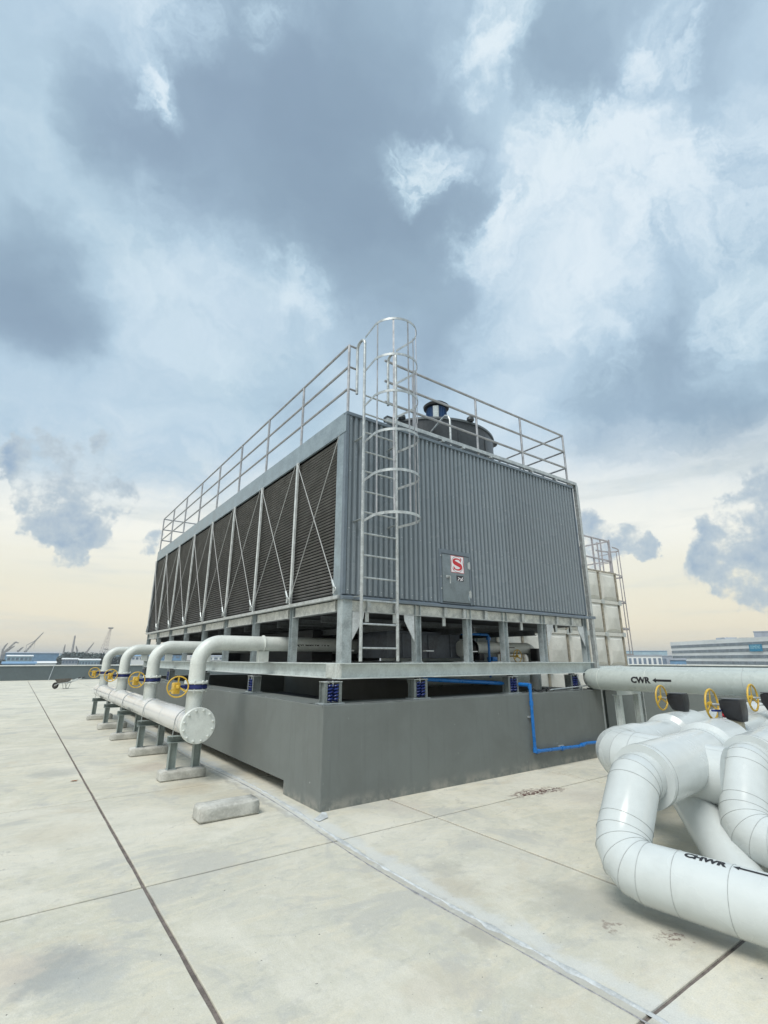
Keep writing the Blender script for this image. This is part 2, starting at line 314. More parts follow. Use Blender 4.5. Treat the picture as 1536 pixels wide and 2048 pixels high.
# ------------------------------------------------------------------ mesh builder
class MB:
    def __init__(s): s.v = []; s.f = []; s.m = []
    def add(s, vs, fs, mi=0):
        o = len(s.v); s.v += [tuple(v) for v in vs]; s.f += [tuple(i+o for i in f) for f in fs]; s.m += [mi]*len(fs); return s
    def box(s, x0, x1, y0, y1, z0, z1, mi=0):
        return s.add([(x0, y0, z0), (x1, y0, z0), (x1, y1, z0), (x0, y1, z0), (x0, y0, z1), (x1, y0, z1), (x1, y1, z1), (x0, y1, z1)],
                     [(0, 3, 2, 1), (4, 5, 6, 7), (0, 1, 5, 4), (1, 2, 6, 5), (2, 3, 7, 6), (3, 0, 4, 7)], mi)
    def frame(s, p, q, up=(0, 0, 1)):
        p = Vector(p); q = Vector(q); d = (q-p).normalized(); u = Vector(up)
        if abs(d.dot(u)) > .98: u = Vector((1, 0, 0)) if abs(d.x) < .9 else Vector((0, 1, 0))
        a = d.cross(u).normalized(); b = a.cross(d).normalized()
        return p, q, d, a, b
    def prof(s, pts, p, q, up=(0, 0, 1), mi=0, caps=True):
        """extrude closed 2-D outline (side, up) from p to q"""
        p, q, d, a, b = s.frame(p, q, up); n = len(pts)
        vs = [p+a*x+b*y for x, y in pts]+[q+a*x+b*y for x, y in pts]
        fs = [(i, (i+1) % n, n+(i+1) % n, n+i) for i in range(n)]
        if caps: fs += [tuple(range(n))[::-1], tuple(range(n, 2*n))]
        return s.add(vs, fs, mi)
    def bar(s, p, q, w, h, up=(0, 0, 1), mi=0):
        return s.prof([(-w/2, -h/2), (w/2, -h/2), (w/2, h/2), (-w/2, h/2)], p, q, up, mi)
    def ibeam(s, p, q, w, h, tf=.012, tw=.009, up=(0, 0, 1), mi=0):
        W, H, t = w/2, h/2, tw/2
        for pts in ([(-W, H-tf), (W, H-tf), (W, H), (-W, H)], [(-W, -H), (W, -H), (W, -H+tf), (-W, -H+tf)], [(-t, -H+tf), (t, -H+tf), (t, H-tf), (-t, H-tf)]):
            s.prof(pts, p, q, up, mi)
        return s
    def channel(s, p, q, w, h, t=.01, up=(0, 0, 1), mi=0, flip=1):
        W, H = w/2*flip, h/2
        return s.prof([(-W, -H), (W, -H), (W, -H+t), (-W+t*flip, -H+t), (-W+t*flip, H-t), (W, H-t), (W, H), (-W, H)], p, q, up, mi)
    def tube(s, pts, r, n=12, closed=False, caps=True, mi=0, radii=None):
        pts = [Vector(p) for p in pts]; N = len(pts); rings = []
        d0 = (pts[1]-pts[0]).normalized()
        ref = Vector((0, 0, 1)) if abs(d0.z) < .9 else Vector((1, 0, 0))
        a = d0.cross(ref).normalized()
        for i, p in enumerate(pts):
            if closed: din = (p-pts[i-1]).normalized(); dout = (pts[(i+1) % N]-p).normalized()
            else:
                din = (p-pts[i-1]).normalized() if i else (pts[1]-p).normalized()
                dout = (pts[i+1]-p).normalized() if i < N-1 else din
            a = (a-din*a.dot(din)).normalized(); b = din.cross(a)
            nrm = (din+dout).normalized(); ring = []
            rr = radii[i] if radii else r
            for k in range(n):
                th = 2*math.pi*k/n; o = a*math.cos(th)*rr+b*math.sin(th)*rr
                ring.append(p+o-din*(o.dot(nrm)/max(.2, din.dot(nrm))))
            rings.append(ring)
        vs = [v for R_ in rings for v in R_]; fs = []
        for i in range(N if closed else N-1):
            j = (i+1) % N
            for k in range(n): fs.append((i*n+k, i*n+(k+1) % n, j*n+(k+1) % n, j*n+k))
        if caps and not closed: fs += [tuple(range(n))[::-1], tuple(range((N-1)*n, N*n))]
        s.add(vs, fs, mi); return rings
    def cyl(s, p, q, r, n=20, mi=0): s.tube([p, q], r, n, mi=mi); return s
    def lathe(s, prof, p, axis, n=32, mi=0):
        """prof: (radius, distance along axis)"""
        axis = Vector(axis).normalized(); p = Vector(p); ref = Vector((0, 0, 1)) if abs(axis.z) < .9 else Vector((1, 0, 0))
        a = axis.cross(ref).normalized(); b = axis.cross(a)
        vs = []; fs = []
        for r, h in prof:
            for k in range(n):
                th = 2*math.pi*k/n; vs.append(p+axis*h+(a*math.cos(th)+b*math.sin(th))*r)
        for i in range(len(prof)-1):
            for k in range(n): fs.append((i*n+k, i*n+(k+1) % n, (i+1)*n+(k+1) % n, (i+1)*n+k))
        fs += [tuple(range(n)), tuple(range((len(prof)-1)*n, len(prof)*n))]
        return s.add(vs, fs, mi)
    def torus(s, c, axis, R, r, n=36, m=8, mi=0):
        axis = Vector(axis).normalized(); ref = Vector((0, 0, 1)) if abs(axis.z) < .9 else Vector((1, 0, 0))
        a = axis.cross(ref).normalized(); b = axis.cross(a); c = Vector(c)
        s.tube([c+(a*math.cos(2*math.pi*k/n)+b*math.sin(2*math.pi*k/n))*R for k in range(n)], r, m, closed=True, mi=mi); return s
    def mesh(s, name, mats, smooth=True, sharp=35):
        me = bpy.data.meshes.new(name); me.from_pydata(s.v, [], s.f)
        for m_ in (mats if isinstance(mats, (list, tuple)) else [mats]): me.materials.append(m_)
        me.polygons.foreach_set('material_index', s.m)
        bm = bmesh.new(); bm.from_mesh(me); bmesh.ops.recalc_face_normals(bm, faces=bm.faces); bm.to_mesh(me); bm.free()
        if smooth: me.shade_smooth(); me.set_sharp_from_angle(angle=rad(sharp))
        me.update(); return me
    def build(s, name, mats, parent=None, smooth=True, sharp=35, bevel=0, **props):
        me = s.mesh(name, mats, smooth, sharp)
        if bevel: bevel_mesh(me, bevel)
        return link(name, me, parent, **props)
def bevel_mesh(me, w, seg=2):
    bm = bmesh.new(); bm.from_mesh(me)
    bmesh.ops.bevel(bm, geom=list(bm.edges), offset=w, segments=seg, affect='EDGES', profile=.6, clamp_overlap=True)
    bm.to_mesh(me); bm.free(); me.shade_smooth(); me.set_sharp_from_angle(angle=rad(50))
def link(name, me, parent=None, loc=None, **props):
    o = bpy.data.objects.new(name, me); COL.objects.link(o)
    if loc is not None: o.location = loc
    if parent is not None: o.parent = parent
    for k, v in props.items(): o[k] = v
    return o
def thing(name, label, cat, loc=(0, 0, 0), group=None, kind=None):
    o = bpy.data.objects.new(name, None); COL.objects.link(o); o.empty_display_size = .1
    o['label'] = label; o['category'] = cat
    if group: o['group'] = group
    if kind: o['kind'] = kind
    o['_base'] = 1; o.location = loc; del o['_base']
    return o
def tag(o, label, cat, group=None, kind=None):
    o['label'] = label; o['category'] = cat
    if group: o['group'] = group
    if kind: o['kind'] = kind
    return o
def rel(o, loc):
    """put a thing's empty at its base while its parts stay in world coordinates"""
    for ch in o.children: ch.matrix_parent_inverse = Matrix.Translation(-Vector(loc))
    o.location = loc
def dup(root, loc, label, group=None):
    r = root.copy(); COL.objects.link(r); r.location = loc; r['label'] = label
    if group: r['group'] = group
    for ch in list(root.children):
        c = ch.copy(); COL.objects.link(c); c.parent = r
        for g in list(ch.children):
            d = g.copy(); COL.objects.link(d); d.parent = c
    return r
def text_mb(body, size, right, up, origin, depth=.001, wrap=None, bold=0.0, mi=0, squeeze=1.0):
    """lettering as real faces; wrap=(axis point, axis dir, radius) lays it round a pipe"""
    cu = bpy.data.curves.new('lettering', 'FONT'); cu.body = body; cu.size = size; cu.offset = bold; cu.resolution_u = 3
    cu.fill_mode = 'FRONT'
    ob = bpy.data.objects.new('lettering', cu); COL.objects.link(ob)
    dg = bpy.context.evaluated_depsgraph_get(); me = bpy.data.meshes.new_from_object(ob.evaluated_get(dg))
    bpy.data.objects.remove(ob)
    bm = bmesh.new(); bm.from_mesh(me)
    if wrap: bmesh.ops.subdivide_edges(bm, edges=[e for e in bm.edges if e.calc_length() > size*.12], cuts=2)
    bmesh.ops.triangulate(bm, faces=bm.faces); bm.verts.ensure_lookup_table()
    right = Vector(right).normalized(); up = Vector(up).normalized(); origin = Vector(origin); nrm = right.cross(up)
    vs = []
    for v in bm.verts:
        x = v.co.x*squeeze; y = v.co.y
        if wrap:
            r_ = wrap; p = origin+right*x; a = y/r_          # origin lies on the axis; nrm points to the reader
            vs.append(p+(nrm*math.cos(a)+up*math.sin(a))*(r_+depth))
        else: vs.append(origin+right*x+up*y+nrm*depth)
    fs = [tuple(v.index for v in f.verts) for f in bm.faces]; bm.free(); bpy.data.meshes.remove(me)
    return vs, fs
def arc(c, a, b, r, t0, t1, n):
    c, a, b = Vector(c), Vector(a), Vector(b)
    return [c+(a*math.cos(rad(t0+(t1-t0)*i/n))+b*math.sin(rad(t0+(t1-t0)*i/n)))*r for i in range(n+1)]

# ================================================================== SETTING
# ground far below, the building that carries the roof
GZ = -28.0
gm = mat('hazy_ground', (.16, .19, .17), .9, 0, .3, .01)
MB().box(-4000, 6000, -3000, 6500, GZ-1, GZ).build('ground', gm, kind='structure')
roof = bpy.data.objects.new('roof_deck', None); COL.objects.link(roof); roof['kind'] = 'structure'
MB().box(-14, 49.7, -26, 44.2, GZ, -.03).build('building_body', WALLG, roof)
XJ = [-13.32+2.85*i for i in range(10)]            # joints at -1.92 and .93
YJ = [-12.25+2.85*i for i in range(20)]            # joints at -3.70, -.85, 2.0 ...
MB().box(XJ[0], XJ[-1], YJ[0], 43.5, -.03, -.012).build('joint_bed', JOINT, roof)
rj = random.Random(3)
def slab_mesh(gx, gy):
    mb = MB(); W = 2.85/2; n = 14
    def edge(p, q):
        return [Vector(p).lerp(Vector(q), i/n) for i in range(n)]
    x, y = W-gx, W-gy
    loop = edge((-x, -y), (x, -y))+edge((x, -y), (x, y))+edge((x, y), (-x, y))+edge((-x, y), (-x, -y))
    out = []
    for i, p in enumerate(loop):
        e = rj.uniform(0, .0045)
        q = Vector((p.x*(1-e/W), p.y*(1-e/W)))
        out.append(q)
    k = len(out)
    vs = [(p.x, p.y, -.02) for p in out]+[(p.x, p.y, -.004) for p in out]+[(p.x*.9975, p.y*.9975, 0) for p in out]
    fs = [(i, (i+1) % k, k+(i+1) % k, k+i) for i in range(k)]+[(k+i, k+(i+1) % k, 2*k+(i+1) % k, 2*k+i) for i in range(k)]+[tuple(range(2*k, 3*k))]
    mb.add(vs, fs); return mb.mesh('slab', DECK, smooth=False)
slabs = [slab_mesh(.0115, .0095) for _ in range(4)]
for i in range(len(XJ)-1):
    for j in range(len(YJ)-1):
        if YJ[j+1] > 43.6: continue
        link('slab', rj.choice(slabs), roof, loc=((XJ[i]+XJ[i+1])/2, (YJ[j]+YJ[j+1])/2, 0))
MB().box(XJ[-1]+.012, 49.7, -26, 44.2, -.03, 0).box(-14, XJ[-1], -26, YJ[0]-.01, -.03, 0).box(-14, XJ[-1], 41.9, 44.2, -.03, .0).build('plain_screed', DECK, roof)

# rough mortar strip running beside the plinth
def strip(name, m, xs, y0, y1, step, w0, w1, z, seed, amp=.02, x0f=lambda y: 0):
    r = random.Random(seed); L = []; Rr = []; y = y0
    while y < y1:
        n = mnoise.noise(Vector((y*1.6, seed, 0))); n2 = mnoise.noise(Vector((y*9, seed+4, 0)))
        w = w0+(w1-w0)*max(0, .5+n+.7*n2)
        L.append((xs+x0f(y)-w*(.5+.3*n2), y)); Rr.append((xs+x0f(y)+w*(.5+.25*n), y)); y += step*r.uniform(.7, 1.3)
    k = len(L); vs = []
    for i in range(k):
        a, b = L[i], Rr[i]
        vs += [(a[0], a[1], .0006), (a[0]*.75+b[0]*.25, a[1], z), (a[0]*.3+b[0]*.7, a[1], z*1.3), (b[0], b[1], .0006)]
    fs = [(4*i+j, 4*i+j+1, 4*i+5+j, 4*i+4+j) for i in range(k-1) for j in range(3)]
    mb = MB().add(vs, fs); return mb.build(name, m, roof, smooth=True, sharp=80)
drift = lambda y: .05*math.sin(y*1.1)-.03*max(0, -y)+.0*y
strip('mortar_strip', MORTAR, -.19, -4.6, 12.5, .05, .008, .055, .004, 5, x0f=drift)
strip('dark_mortar_edge', MORTARD, -.262, -4.2, 12.0, .05, .0, .022, .003, 9, x0f=drift)
# short spur of mortar joining the plinth corner
MB().add([(-.16, -.28, .005), (-.02, -.22, .009), (.05, -.06, .009), (.02, -.02, .009), (-.06, -.10, .011), (-.17, -.18, .006)], [(0, 1, 2, 3, 4, 5)]).build('mortar_spur', MORTAR, roof)

def parapet(name, label, x0, x1, y0, y1, h=1.15, body=WALLG):
    p = thing(name, label, 'wall', ((x0+x1)/2, (y0+y1)/2, 0))
    p.location = (0, 0, 0)
    MB().box(x0, x1, y0, y1, 0.001, h-.09).build('wall_face', body, p)
    MB().box(x0-.06, x1+.06, y0-.06, y1+.06, h-.09, h).build('coping', CAPW, p, bevel=.015)
    return p
parapet('parapet_wall', 'long dark grey parapet with white coping behind the wheelbarrow', -14, 49.0, 43.5, 43.75)
parapet('parapet_wall', 'distant parapet with white coping beyond the horizontal pipes on the right', 49.0+.1, 49.35, -26, 43.4)
p_ = thing('low_wall', 'dark grey painted concrete upstand behind the yellow handwheels', 'wall')
MB().box(6.75, 20, .55, .95, .001, 1.04).build('wall_face', PLINTH, p_)
for x in (7.9, 9.6): MB().box(x, x+.012, .545, .549, .02, 1.02).build('drip_mark', CONC, p_)

# ================================================================== PLINTH
HB = 1.086
pl = thing('concrete_plinth', 'dark grey painted concrete plinth carrying the cooling tower', 'plinth')
def plinth_mesh():
    """one upstand ring: outer and inner faces, flat top, drain slot cut under the left side"""
    L, Wd, t, z0, sl, sy = 5.71, 12.9, .42, .001, .15, .95
    v = [(0, 0, z0), (L, 0, z0), (L, Wd, z0), (0, Wd, z0), (0, 0, HB), (L, 0, HB), (L, Wd, HB), (0, Wd, HB),
         (t, t, z0), (L-t, t, z0), (L-t, Wd-t, z0), (t, Wd-t, z0), (t, t, HB), (L-t, t, HB), (L-t, Wd-t, HB), (t, Wd-t, HB),
         (0, sy, z0), (0, sy, sl), (0, Wd-.3, sl), (0, Wd-.3, z0), (t, sy, z0), (t, sy, sl), (t, Wd-t-.001, sl), (t, Wd-.3, z0)]
    f = [(0, 1, 5, 4), (1, 2, 6, 5), (2, 3, 7, 6), (4, 5, 13, 12), (5, 6, 14, 13), (6, 7, 15, 14), (7, 4, 12, 15),
         (8, 9, 13, 12), (9, 10, 14, 13), (10, 11, 15, 14), (0, 4, 7, 3, 19, 18, 17, 16), (8, 12, 15, 22, 21, 20), (16, 17, 21, 20), (17, 18, 22, 21)]
    return MB().add(v, f)
o = plinth_mesh().build('plinth_wall', PLINTHW, pl, smooth=False)
bm = bmesh.new(); bm.from_mesh(o.data)
ed = [e for e in bm.edges if len(e.link_faces) == 2 and e.calc_face_angle(0) > 1.2 and max(v.co.z for v in e.verts) > .14 and (e.verts[0].co.x < .01 or e.verts[0].co.y < .01 or e.verts[0].co.x > 5.7) and (e.verts[1].co.x < .01 or e.verts[1].co.y < .01 or e.verts[1].co.x > 5.7)]
bmesh.ops.bevel(bm, geom=ed, offset=.012, segments=2, affect='EDGES', profile=.6); bm.to_mesh(o.data); bm.free()
def edge_chips(p, q, n, w, seed, z):
    r = random.Random(seed); mb = MB(); p = Vector(p); q = Vector(q); d = (q-p); D = d.normalized(); S = Vector((-D.y, D.x, 0))
    for _ in range(n):
        u = r.random(); l = r.uniform(.04, .30); c = p+d*u; k = 7; ww = r.uniform(.006, w)
        a = [c+D*(l*(i/(k-1)-.5))+S*(r.uniform(-.3, .6)*ww) for i in range(k)]
        b = [c+D*(l*(i/(k-1)-.5))+S*(ww*math.sin(math.pi*i/(k-1))*r.uniform(.6, 1.2)+.012) for i in range(k)]
        mb.add([(v.x, v.y, z) for v in a]+[(v.x, v.y, z) for v in b], [(i, i+1, k+i+1, k+i) for i in range(k-1)])
    return mb
edge_chips((.05, .012, 0), (5.6, .012, 0), 46, .05, 4, HB+.0012).build('worn_edge', PLINTHTOP, pl, kind='stuff')
edge_chips((.012, 12, 0), (.012, .05, 0), 60, .04, 8, HB+.0012).build('worn_edge', PLINTHTOP, pl, kind='stuff')
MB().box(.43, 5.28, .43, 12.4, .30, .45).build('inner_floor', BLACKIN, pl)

# ================================================================== SUPPORT FRAME
X0, Y0, TL, TW = .30, .138, 11.97, 5.466
BAY = TL/8; X1 = X0+TW; Y1 = Y0+TL
ZB0, ZB1 = 1.367, 1.556
sf = thing('steel_support_frame', 'galvanised steel frame of beams and posts under the cooling tower', 'steel frame')
xl, yf = X0+.095, Y0+.075
def sfp(mb, name, m=BEAM, **k): return mb.build(name, m, sf, **k)
zc = (ZB0+ZB1)/2
sfp(MB().ibeam((X0-.02, yf, zc), (X1+.05, yf, zc), .19, ZB1-ZB0), 'ring_beam')
sfp(MB().ibeam((xl, yf+.097, zc), (xl, Y1, zc), .19, ZB1-ZB0), 'ring_beam')
sfp(MB().ibeam((X1-.07, yf+.097, zc), (X1-.07, Y1, zc), .19, ZB1-ZB0), 'ring_beam')
sfp(MB().ibeam((X0, Y1-.05, zc), (X1, Y1-.05, zc), .19, ZB1-ZB0), 'ring_beam')
sfp(MB().box(X0-.018, X0+.012, yf-.085, yf+.26, ZB0+.012, ZB1-.012), 'splice_plate', mat('grey_primer_patch', (.50, .53, .50), .6))
for k in range(1, 5):
    y = Y0+BAY*2*k*.98
    sfp(MB().ibeam((xl+.1, y, zc), (X1-.17, y, zc), .15, .16), 'cross_beam', POSTG)
for x in (1.57, 3.41, 5.6):
    if x < 5: sfp(MB().ibeam((x, yf+.1, zc-.01), (x, Y1-.15, zc-.01), .14, .15), 'cross_beam', POSTG)
# posts
ZP1 = 2.345
postm = MB().ibeam((0, 0, 0), (0, 0, ZP1-ZB1), .10, .10, .009, .008, up=(1, 0, 0)).mesh('post', POSTG)
postm_r = MB().ibeam((0, 0, 0), (0, 0, ZP1-ZB1), .10, .10, .009, .008, up=(0, 1, 0)).mesh('post', POSTG)
cornerpost = MB().box(-.075, .07, -.06, .07, 0, ZP1-ZB1).mesh('post', POSTG)
fx = [X0+.083, 1.570, 2.585, 3.415, 4.415, X1-.083]
for i, x in enumerate(fx): link('post', postm if i else cornerpost, sf, loc=(x, Y0+.06, ZB1+.001))
for i in range(1, 9): link('post', postm_r, sf, loc=(X0+.06, Y0+BAY*i-(.075 if i == 8 else 0), ZB1+.001))
for i in range(2, 9, 2):
    for x in (2.1, 3.9, X1-.083): link('post', postm, sf, loc=(x, Y0+BAY*i-.1, ZB1+.001))
# base plates
bp = MB().box(-.11, .11, -.11, .11, 0, .014).mesh('base_plate', GALV)
for x in fx[1:-1]: link('base_plate', bp, sf, loc=(x, Y0+.16, ZB1+.0005))
# perimeter channels with stiffeners
ZC0, ZC1 = 2.195, 2.340
sfp(MB().box(X0+.16, X1-.16, Y0+.035, Y0+.045, ZC0+.008, ZC1), 'edge_channel', GALV_SPANGLE)
sfp(MB().box(X0+.16, X1-.16, Y0+.0, Y0+.10, ZC0, ZC0+.008), 'channel_flange', GALV_BRIGHT)
for i in range(8):
    y0 = Y0+BAY*i+.08+(.08 if i == 0 else 0); y1 = Y0+BAY*(i+1)-.08
    sfp(MB().box(X0+.035, X0+.045, y0, y1, ZC0+.008, ZC1).box(X0, X0+.035, y0+.02, y0+.03, ZC0+.008, ZC1), 'edge_channel', GALV_SPANGLE)
    sfp(MB().box(X0-.004, X0+.10, y0, y1, ZC0, ZC0+.008), 'channel_flange', GALV_BRIGHT)
stm = MB().box(-.028, .028, 0, .034, 0, ZC1-ZC0-.008).mesh('stiffener', GALV_BRIGHT)
for x in (.72, 1.18, 2.10, 2.54-.05, 2.97, 3.87, 4.83, 5.28):
    link('stiffener', stm, sf, loc=(x, Y0, ZC0+.008))
for x in (.72, 1.18, 2.10, 3.87, 4.83, 5.28):
    sfp(MB().box(x-.028, x+.03, Y0+.05, Y0+.06, ZC0-.12, ZC0-.001).box(x+.022, x+.03, Y0+.06, Y0+.12, ZC0-.12, ZC0-.001), 'joist_hanger', GALV)
def gusset(x, s_):
    y = Y0+.004; z1 = ZC0-.002
    A = [(x, z1), (x+s_*.18, z1), (x+s_*.17, z1-.08), (x, z1-.36)]
    mb = MB().add([(a, y, b) for a, b in A]+[(a, y+.012, b) for a, b in A], [(0, 1, 2, 3), (7, 6, 5, 4)]+[(i, (i+1) % 4, 4+(i+1) % 4, 4+i) for i in range(4)])
    sfp(mb, 'gusset_plate', WHITEP if False else mat('primed_gusset', (.52, .55, .56), .5))
gusset(X0+.162, 1); gusset(fx[1]-.078, -1); gusset(fx[4]+.078, 1); gusset(X1-.162, -1)
# joists and dark floor of the basin above the open storey
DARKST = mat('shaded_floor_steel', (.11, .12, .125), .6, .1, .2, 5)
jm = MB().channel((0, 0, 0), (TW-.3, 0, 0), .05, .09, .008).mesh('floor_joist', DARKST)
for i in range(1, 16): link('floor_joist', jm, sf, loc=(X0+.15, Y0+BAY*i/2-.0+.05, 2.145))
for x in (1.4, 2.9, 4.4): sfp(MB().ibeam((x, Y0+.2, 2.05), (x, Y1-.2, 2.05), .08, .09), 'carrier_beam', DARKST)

# ================================================================== COOLING TOWER
ct = thing('cooling_tower', 'large grey cooling tower with ribbed end wall and dark louvred side', 'cooling tower')
def ctp(mb, name, m, parent=None, **k): return mb.build(name, m, parent or ct, **k)
ZT0, ZT1, ZF = 2.345, 5.025, 4.715
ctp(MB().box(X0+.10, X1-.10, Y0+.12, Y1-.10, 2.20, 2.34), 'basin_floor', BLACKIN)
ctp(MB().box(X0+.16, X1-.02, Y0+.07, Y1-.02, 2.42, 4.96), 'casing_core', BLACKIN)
ctp(MB().box(X0+.02, X1-.02, Y0+.05, Y1-.02, 4.965, 5.015), 'fan_deck', CLADTRIM)
# ribbed cladding: six sheets, each a folded sheet of standing ribs
PITCHR = .0895
NR = 60; PIT = (TW-.06)/NR
def clad_mesh(k0, k1, zlo, zhi):
    vs = []; xs = []
    for k in range(k0, k1):
        x = k*PIT
        xs += [(x+.000, .0), (x+.013, -.030), (x+.019, -.035), (x+.050, -.035), (x+.055, -.028), (x+.057, .0)]
    xs.append((k1*PIT, .0)); m = len(xs)
    for x, y in xs: vs.append((x, y, zlo))
    for x, y in xs: vs.append((x, y, zhi))
    return MB().add(vs, [(i, i+1, m+i+1, m+i) for i in range(m-1)])
SH = TW/6
xs0 = X0+.045
door_x0, door_x1, door_z0, door_z1 = 1.985, 2.655, 2.41, 3.225
kd0 = math.floor((door_x0-xs0)/PIT)+1; kd1 = math.ceil((door_x1-xs0)/PIT)-1
for (ka, kb, za, zb) in [(0, 10, 2.415, 4.985), (10, kd0, 2.415, 4.985), (kd0, kd1, door_z1-.02, 4.985), (kd1, 36, 2.415, 4.985), (36, 48, 2.415, 4.985), (48, 60, 2.415, 4.985)]:
    link('cladding_sheet', clad_mesh(ka, kb, za, zb).mesh('cladding_sheet', CLAD, smooth=False), ct, loc=(xs0, Y0+.036, 0))
ctp(MB().box(X0+.02, X1-.02, Y0+.040, Y0+.055, 2.40, 5.0), 'backing_sheet', CLADTRIM)
ctp(MB().prof([(-.028, -.03), (.035, -.03), (.035, .0), (-.028, .035)], (X0-.012, Y0+.006, 2.375), (X1+.03, Y0+.006, 2.375)), 'drip_flashing', CLADTRIM)
ctp(MB().box(X0-.003, X1+.01, Y0-.014, Y0+.06, 4.985, 5.03), 'top_flashing', CLADTRIM)
ctp(MB().box(X0-.004, X0+.042, Y0-.006, Y0+.06, 2.41, 4.983), 'corner_trim', CLADTRIM)
ctp(MB().box(X1-.015, X1+.005, Y0-.004, Y0+.08, 2.41, 4.983), 'corner_trim', CLADTRIM)
for i in range(8):       # right flank and the far end, plain sheeting
    ctp(MB().box(X1-.02, X1, Y0+.085+BAY*i*.985, Y0+.08+BAY*(i+1)*.985, 2.36, 5.02), 'side_sheet', CLAD)
ctp(MB().box(X0, X1-.02, Y1-.02, Y1, 2.36, 5.02), 'end_sheet', CLAD)
# left side: fascia, corner panel, fill bays, posts, rods
fsp = [0, 2.02, 4.0, 6.0, 8]
for i in range(4):
    ctp(MB().box(X0-.012, X0+.02, Y0+BAY*fsp[i]+(.061 if i == 0 else .002), Y0+BAY*fsp[i+1]-.002, ZF, ZT1+.003), 'fascia_sheet', FASCIA)
ctp(MB().box(X0-.012, X0-.005, Y0-.0, Y0+.059, ZF, 4.983), 'fascia_return', FASCIA)
ctp(MB().box(X0-.004, X0+.02, Y0+.062, Y0+.235, 2.40, ZF-.002), 'corner_panel', FASCIA)
ctp(MB().prof([(-.03, -.025), (.05, -.025), (.05, .02), (-.03, .02)], (X0+.0, Y1, 2.375), (X0+.0, Y0+.045, 2.375)), 'louvre_sill', GALV_BRIGHT)
def fill_mesh():
    """honeycomb-like inlet fill: rows of tilted, notched slats"""
    mb = MB(); W = BAY-.01; rows = 50; h = (ZF-2.40)/rows; n = 64; dy = W/n
    for r in range(rows):
        z = 2.40+h*r; vs = []
        for j in range(n+1):
            y = j*dy; k = (j+r) % 2
            vs += [(.075, y, z+h*.95), (.0+.020*k, y, z+h*.18+.006*k), (.028+.012*k, y, z-h*.10)]
        mb.add(vs, [(3*j, 3*j+3, 3*j+4, 3*j+1) for j in range(n)]+[(3*j+1, 3*j+4, 3*j+5, 3*j+2) for j in range(n)])
    return mb.mesh('inlet_fill', FILL, smooth=False)
fm = fill_mesh()
for i in range(8): link('inlet_fill', fm, ct, loc=(X0+.02, Y0+BAY*i+.005+(.0), 0), kind='stuff')
lp = MB().box(-.034, -.004, -.026, .026, 2.40, ZF-.001).mesh('louvre_post', mat('pale_zinc_angle', (.64, .67, .67), .42, .25, .1, 10))
for i in range(1, 9): link('louvre_post', lp, ct, loc=(X0+.0, Y0+BAY*i-(.03 if i == 8 else 0), 0))
RODM = mat('brace_rod_steel', (.42, .43, .43), .5, .1, .1, 12)
for i in range(8):
    ya, yb = Y0+BAY*i+(.13 if i == 0 else .05), Y0+BAY*(i+1)-.05
    for (a, b, dx) in (((ya, ZF-.03), (yb, 2.52), .040), ((yb, ZF-.03), (ya, 2.52), .056)):
        rod = MB(); rod.tube([(X0-dx, a[0], a[1]), (X0-dx, b[0], b[1])], .0068, 8)
        ro = ctp(rod, 'brace_rod', RODM)
        d = (Vector((0, b[0], b[1]))-Vector((0, a[0], a[1]))).normalized(); e = Vector((X0-dx, b[0], b[1]))
        tb = MB(); tb.tube([e-d*.10, e+d*.02], .016, 8); tb.torus(e+d*.05, (1, 0, 0), .024, .007, 12, 6); tb.box(X0-.062, X0-.034, e.y-.018, e.y+.018, 2.42, e.z-.02)
        tb.build('turnbuckle', GALV, ro)
sc_ = MB()
for z in (2.47, 3.30, 4.13, 4.93):
    for k in range(NR):
        x = xs0+k*PIT+.0245
        if z < 3.31 and door_x0-.03 < x < door_x1+.03: continue
        if k % 2 == 0: x += .010; sc_.add([(x-.006, Y0-.0005, z-.006), (x+.006, Y0-.0005, z-.006), (x+.006, Y0-.0005, z+.006), (x-.006, Y0-.0005, z+.006), (x, Y0-.006, z)], [(0, 1, 4), (1, 2, 4), (2, 3, 4), (3, 0, 4)])
sc_.build('cladding_screw', GALV, ct, kind='stuff', smooth=False)
# access door
dr = ctp(MB().box(door_x0+.055, door_x1-.05, Y0-.022, Y0-.004, door_z0+.02, door_z1-.075), 'access_door', CLAD, bevel=.004)
dr.data.materials.clear(); dr.data.materials.append(mat('door_grey', (.17, .205, .225), .42, 0, .10, 5))
fr = MB(); a0, a1, b0, b1 = door_x0, door_x1, door_z0-.005, door_z1
fr.box(a0, a1, Y0-.016, Y0+.03, b1-.06, b1).box(a0, a0+.045, Y0-.016, Y0+.03, b0, b1-.06).box(a1-.04, a1, Y0-.016, Y0+.03, b0, b1-.06)
fr.box(a0+.045, a1-.04, Y0-.0, Y0+.03, b0, b0+.018).box(a0+.045, a1-.04, Y0-.001, Y0+.03, b1-.072, b1-.06)
fr.build('door_frame', CLADTRIM, dr)
hd = MB(); hd.box(2.105, 2.185, Y0-.03, Y0-.022, 2.785, 2.825); hd.cyl((2.165, Y0-.022, 2.805), (2.165, Y0-.055, 2.805), .014, 10); hd.bar((2.165, Y0-.055, 2.815), (2.158, Y0-.058, 2.70), .014, .014)
hd.build('door_handle', GALV_BRIGHT, dr)
for z in (3.02, 2.57):
    MB().cyl((a1-.045, Y0-.026, z-.06), (a1-.045, Y0-.026, z+.06), .010, 8).box(a1-.075, a1-.02, Y0-.0235, Y0-.017, z-.045, z+.045).build('hinge', GALV, dr)
for x, z in ((a0+.025, 3.12), (a0+.025, 2.62), (a0+.022, 2.80)): MB().cyl((x, Y0-.017, z), (x, Y0-.026, z), .010, 8).build('screw', GALV_BRIGHT, dr)
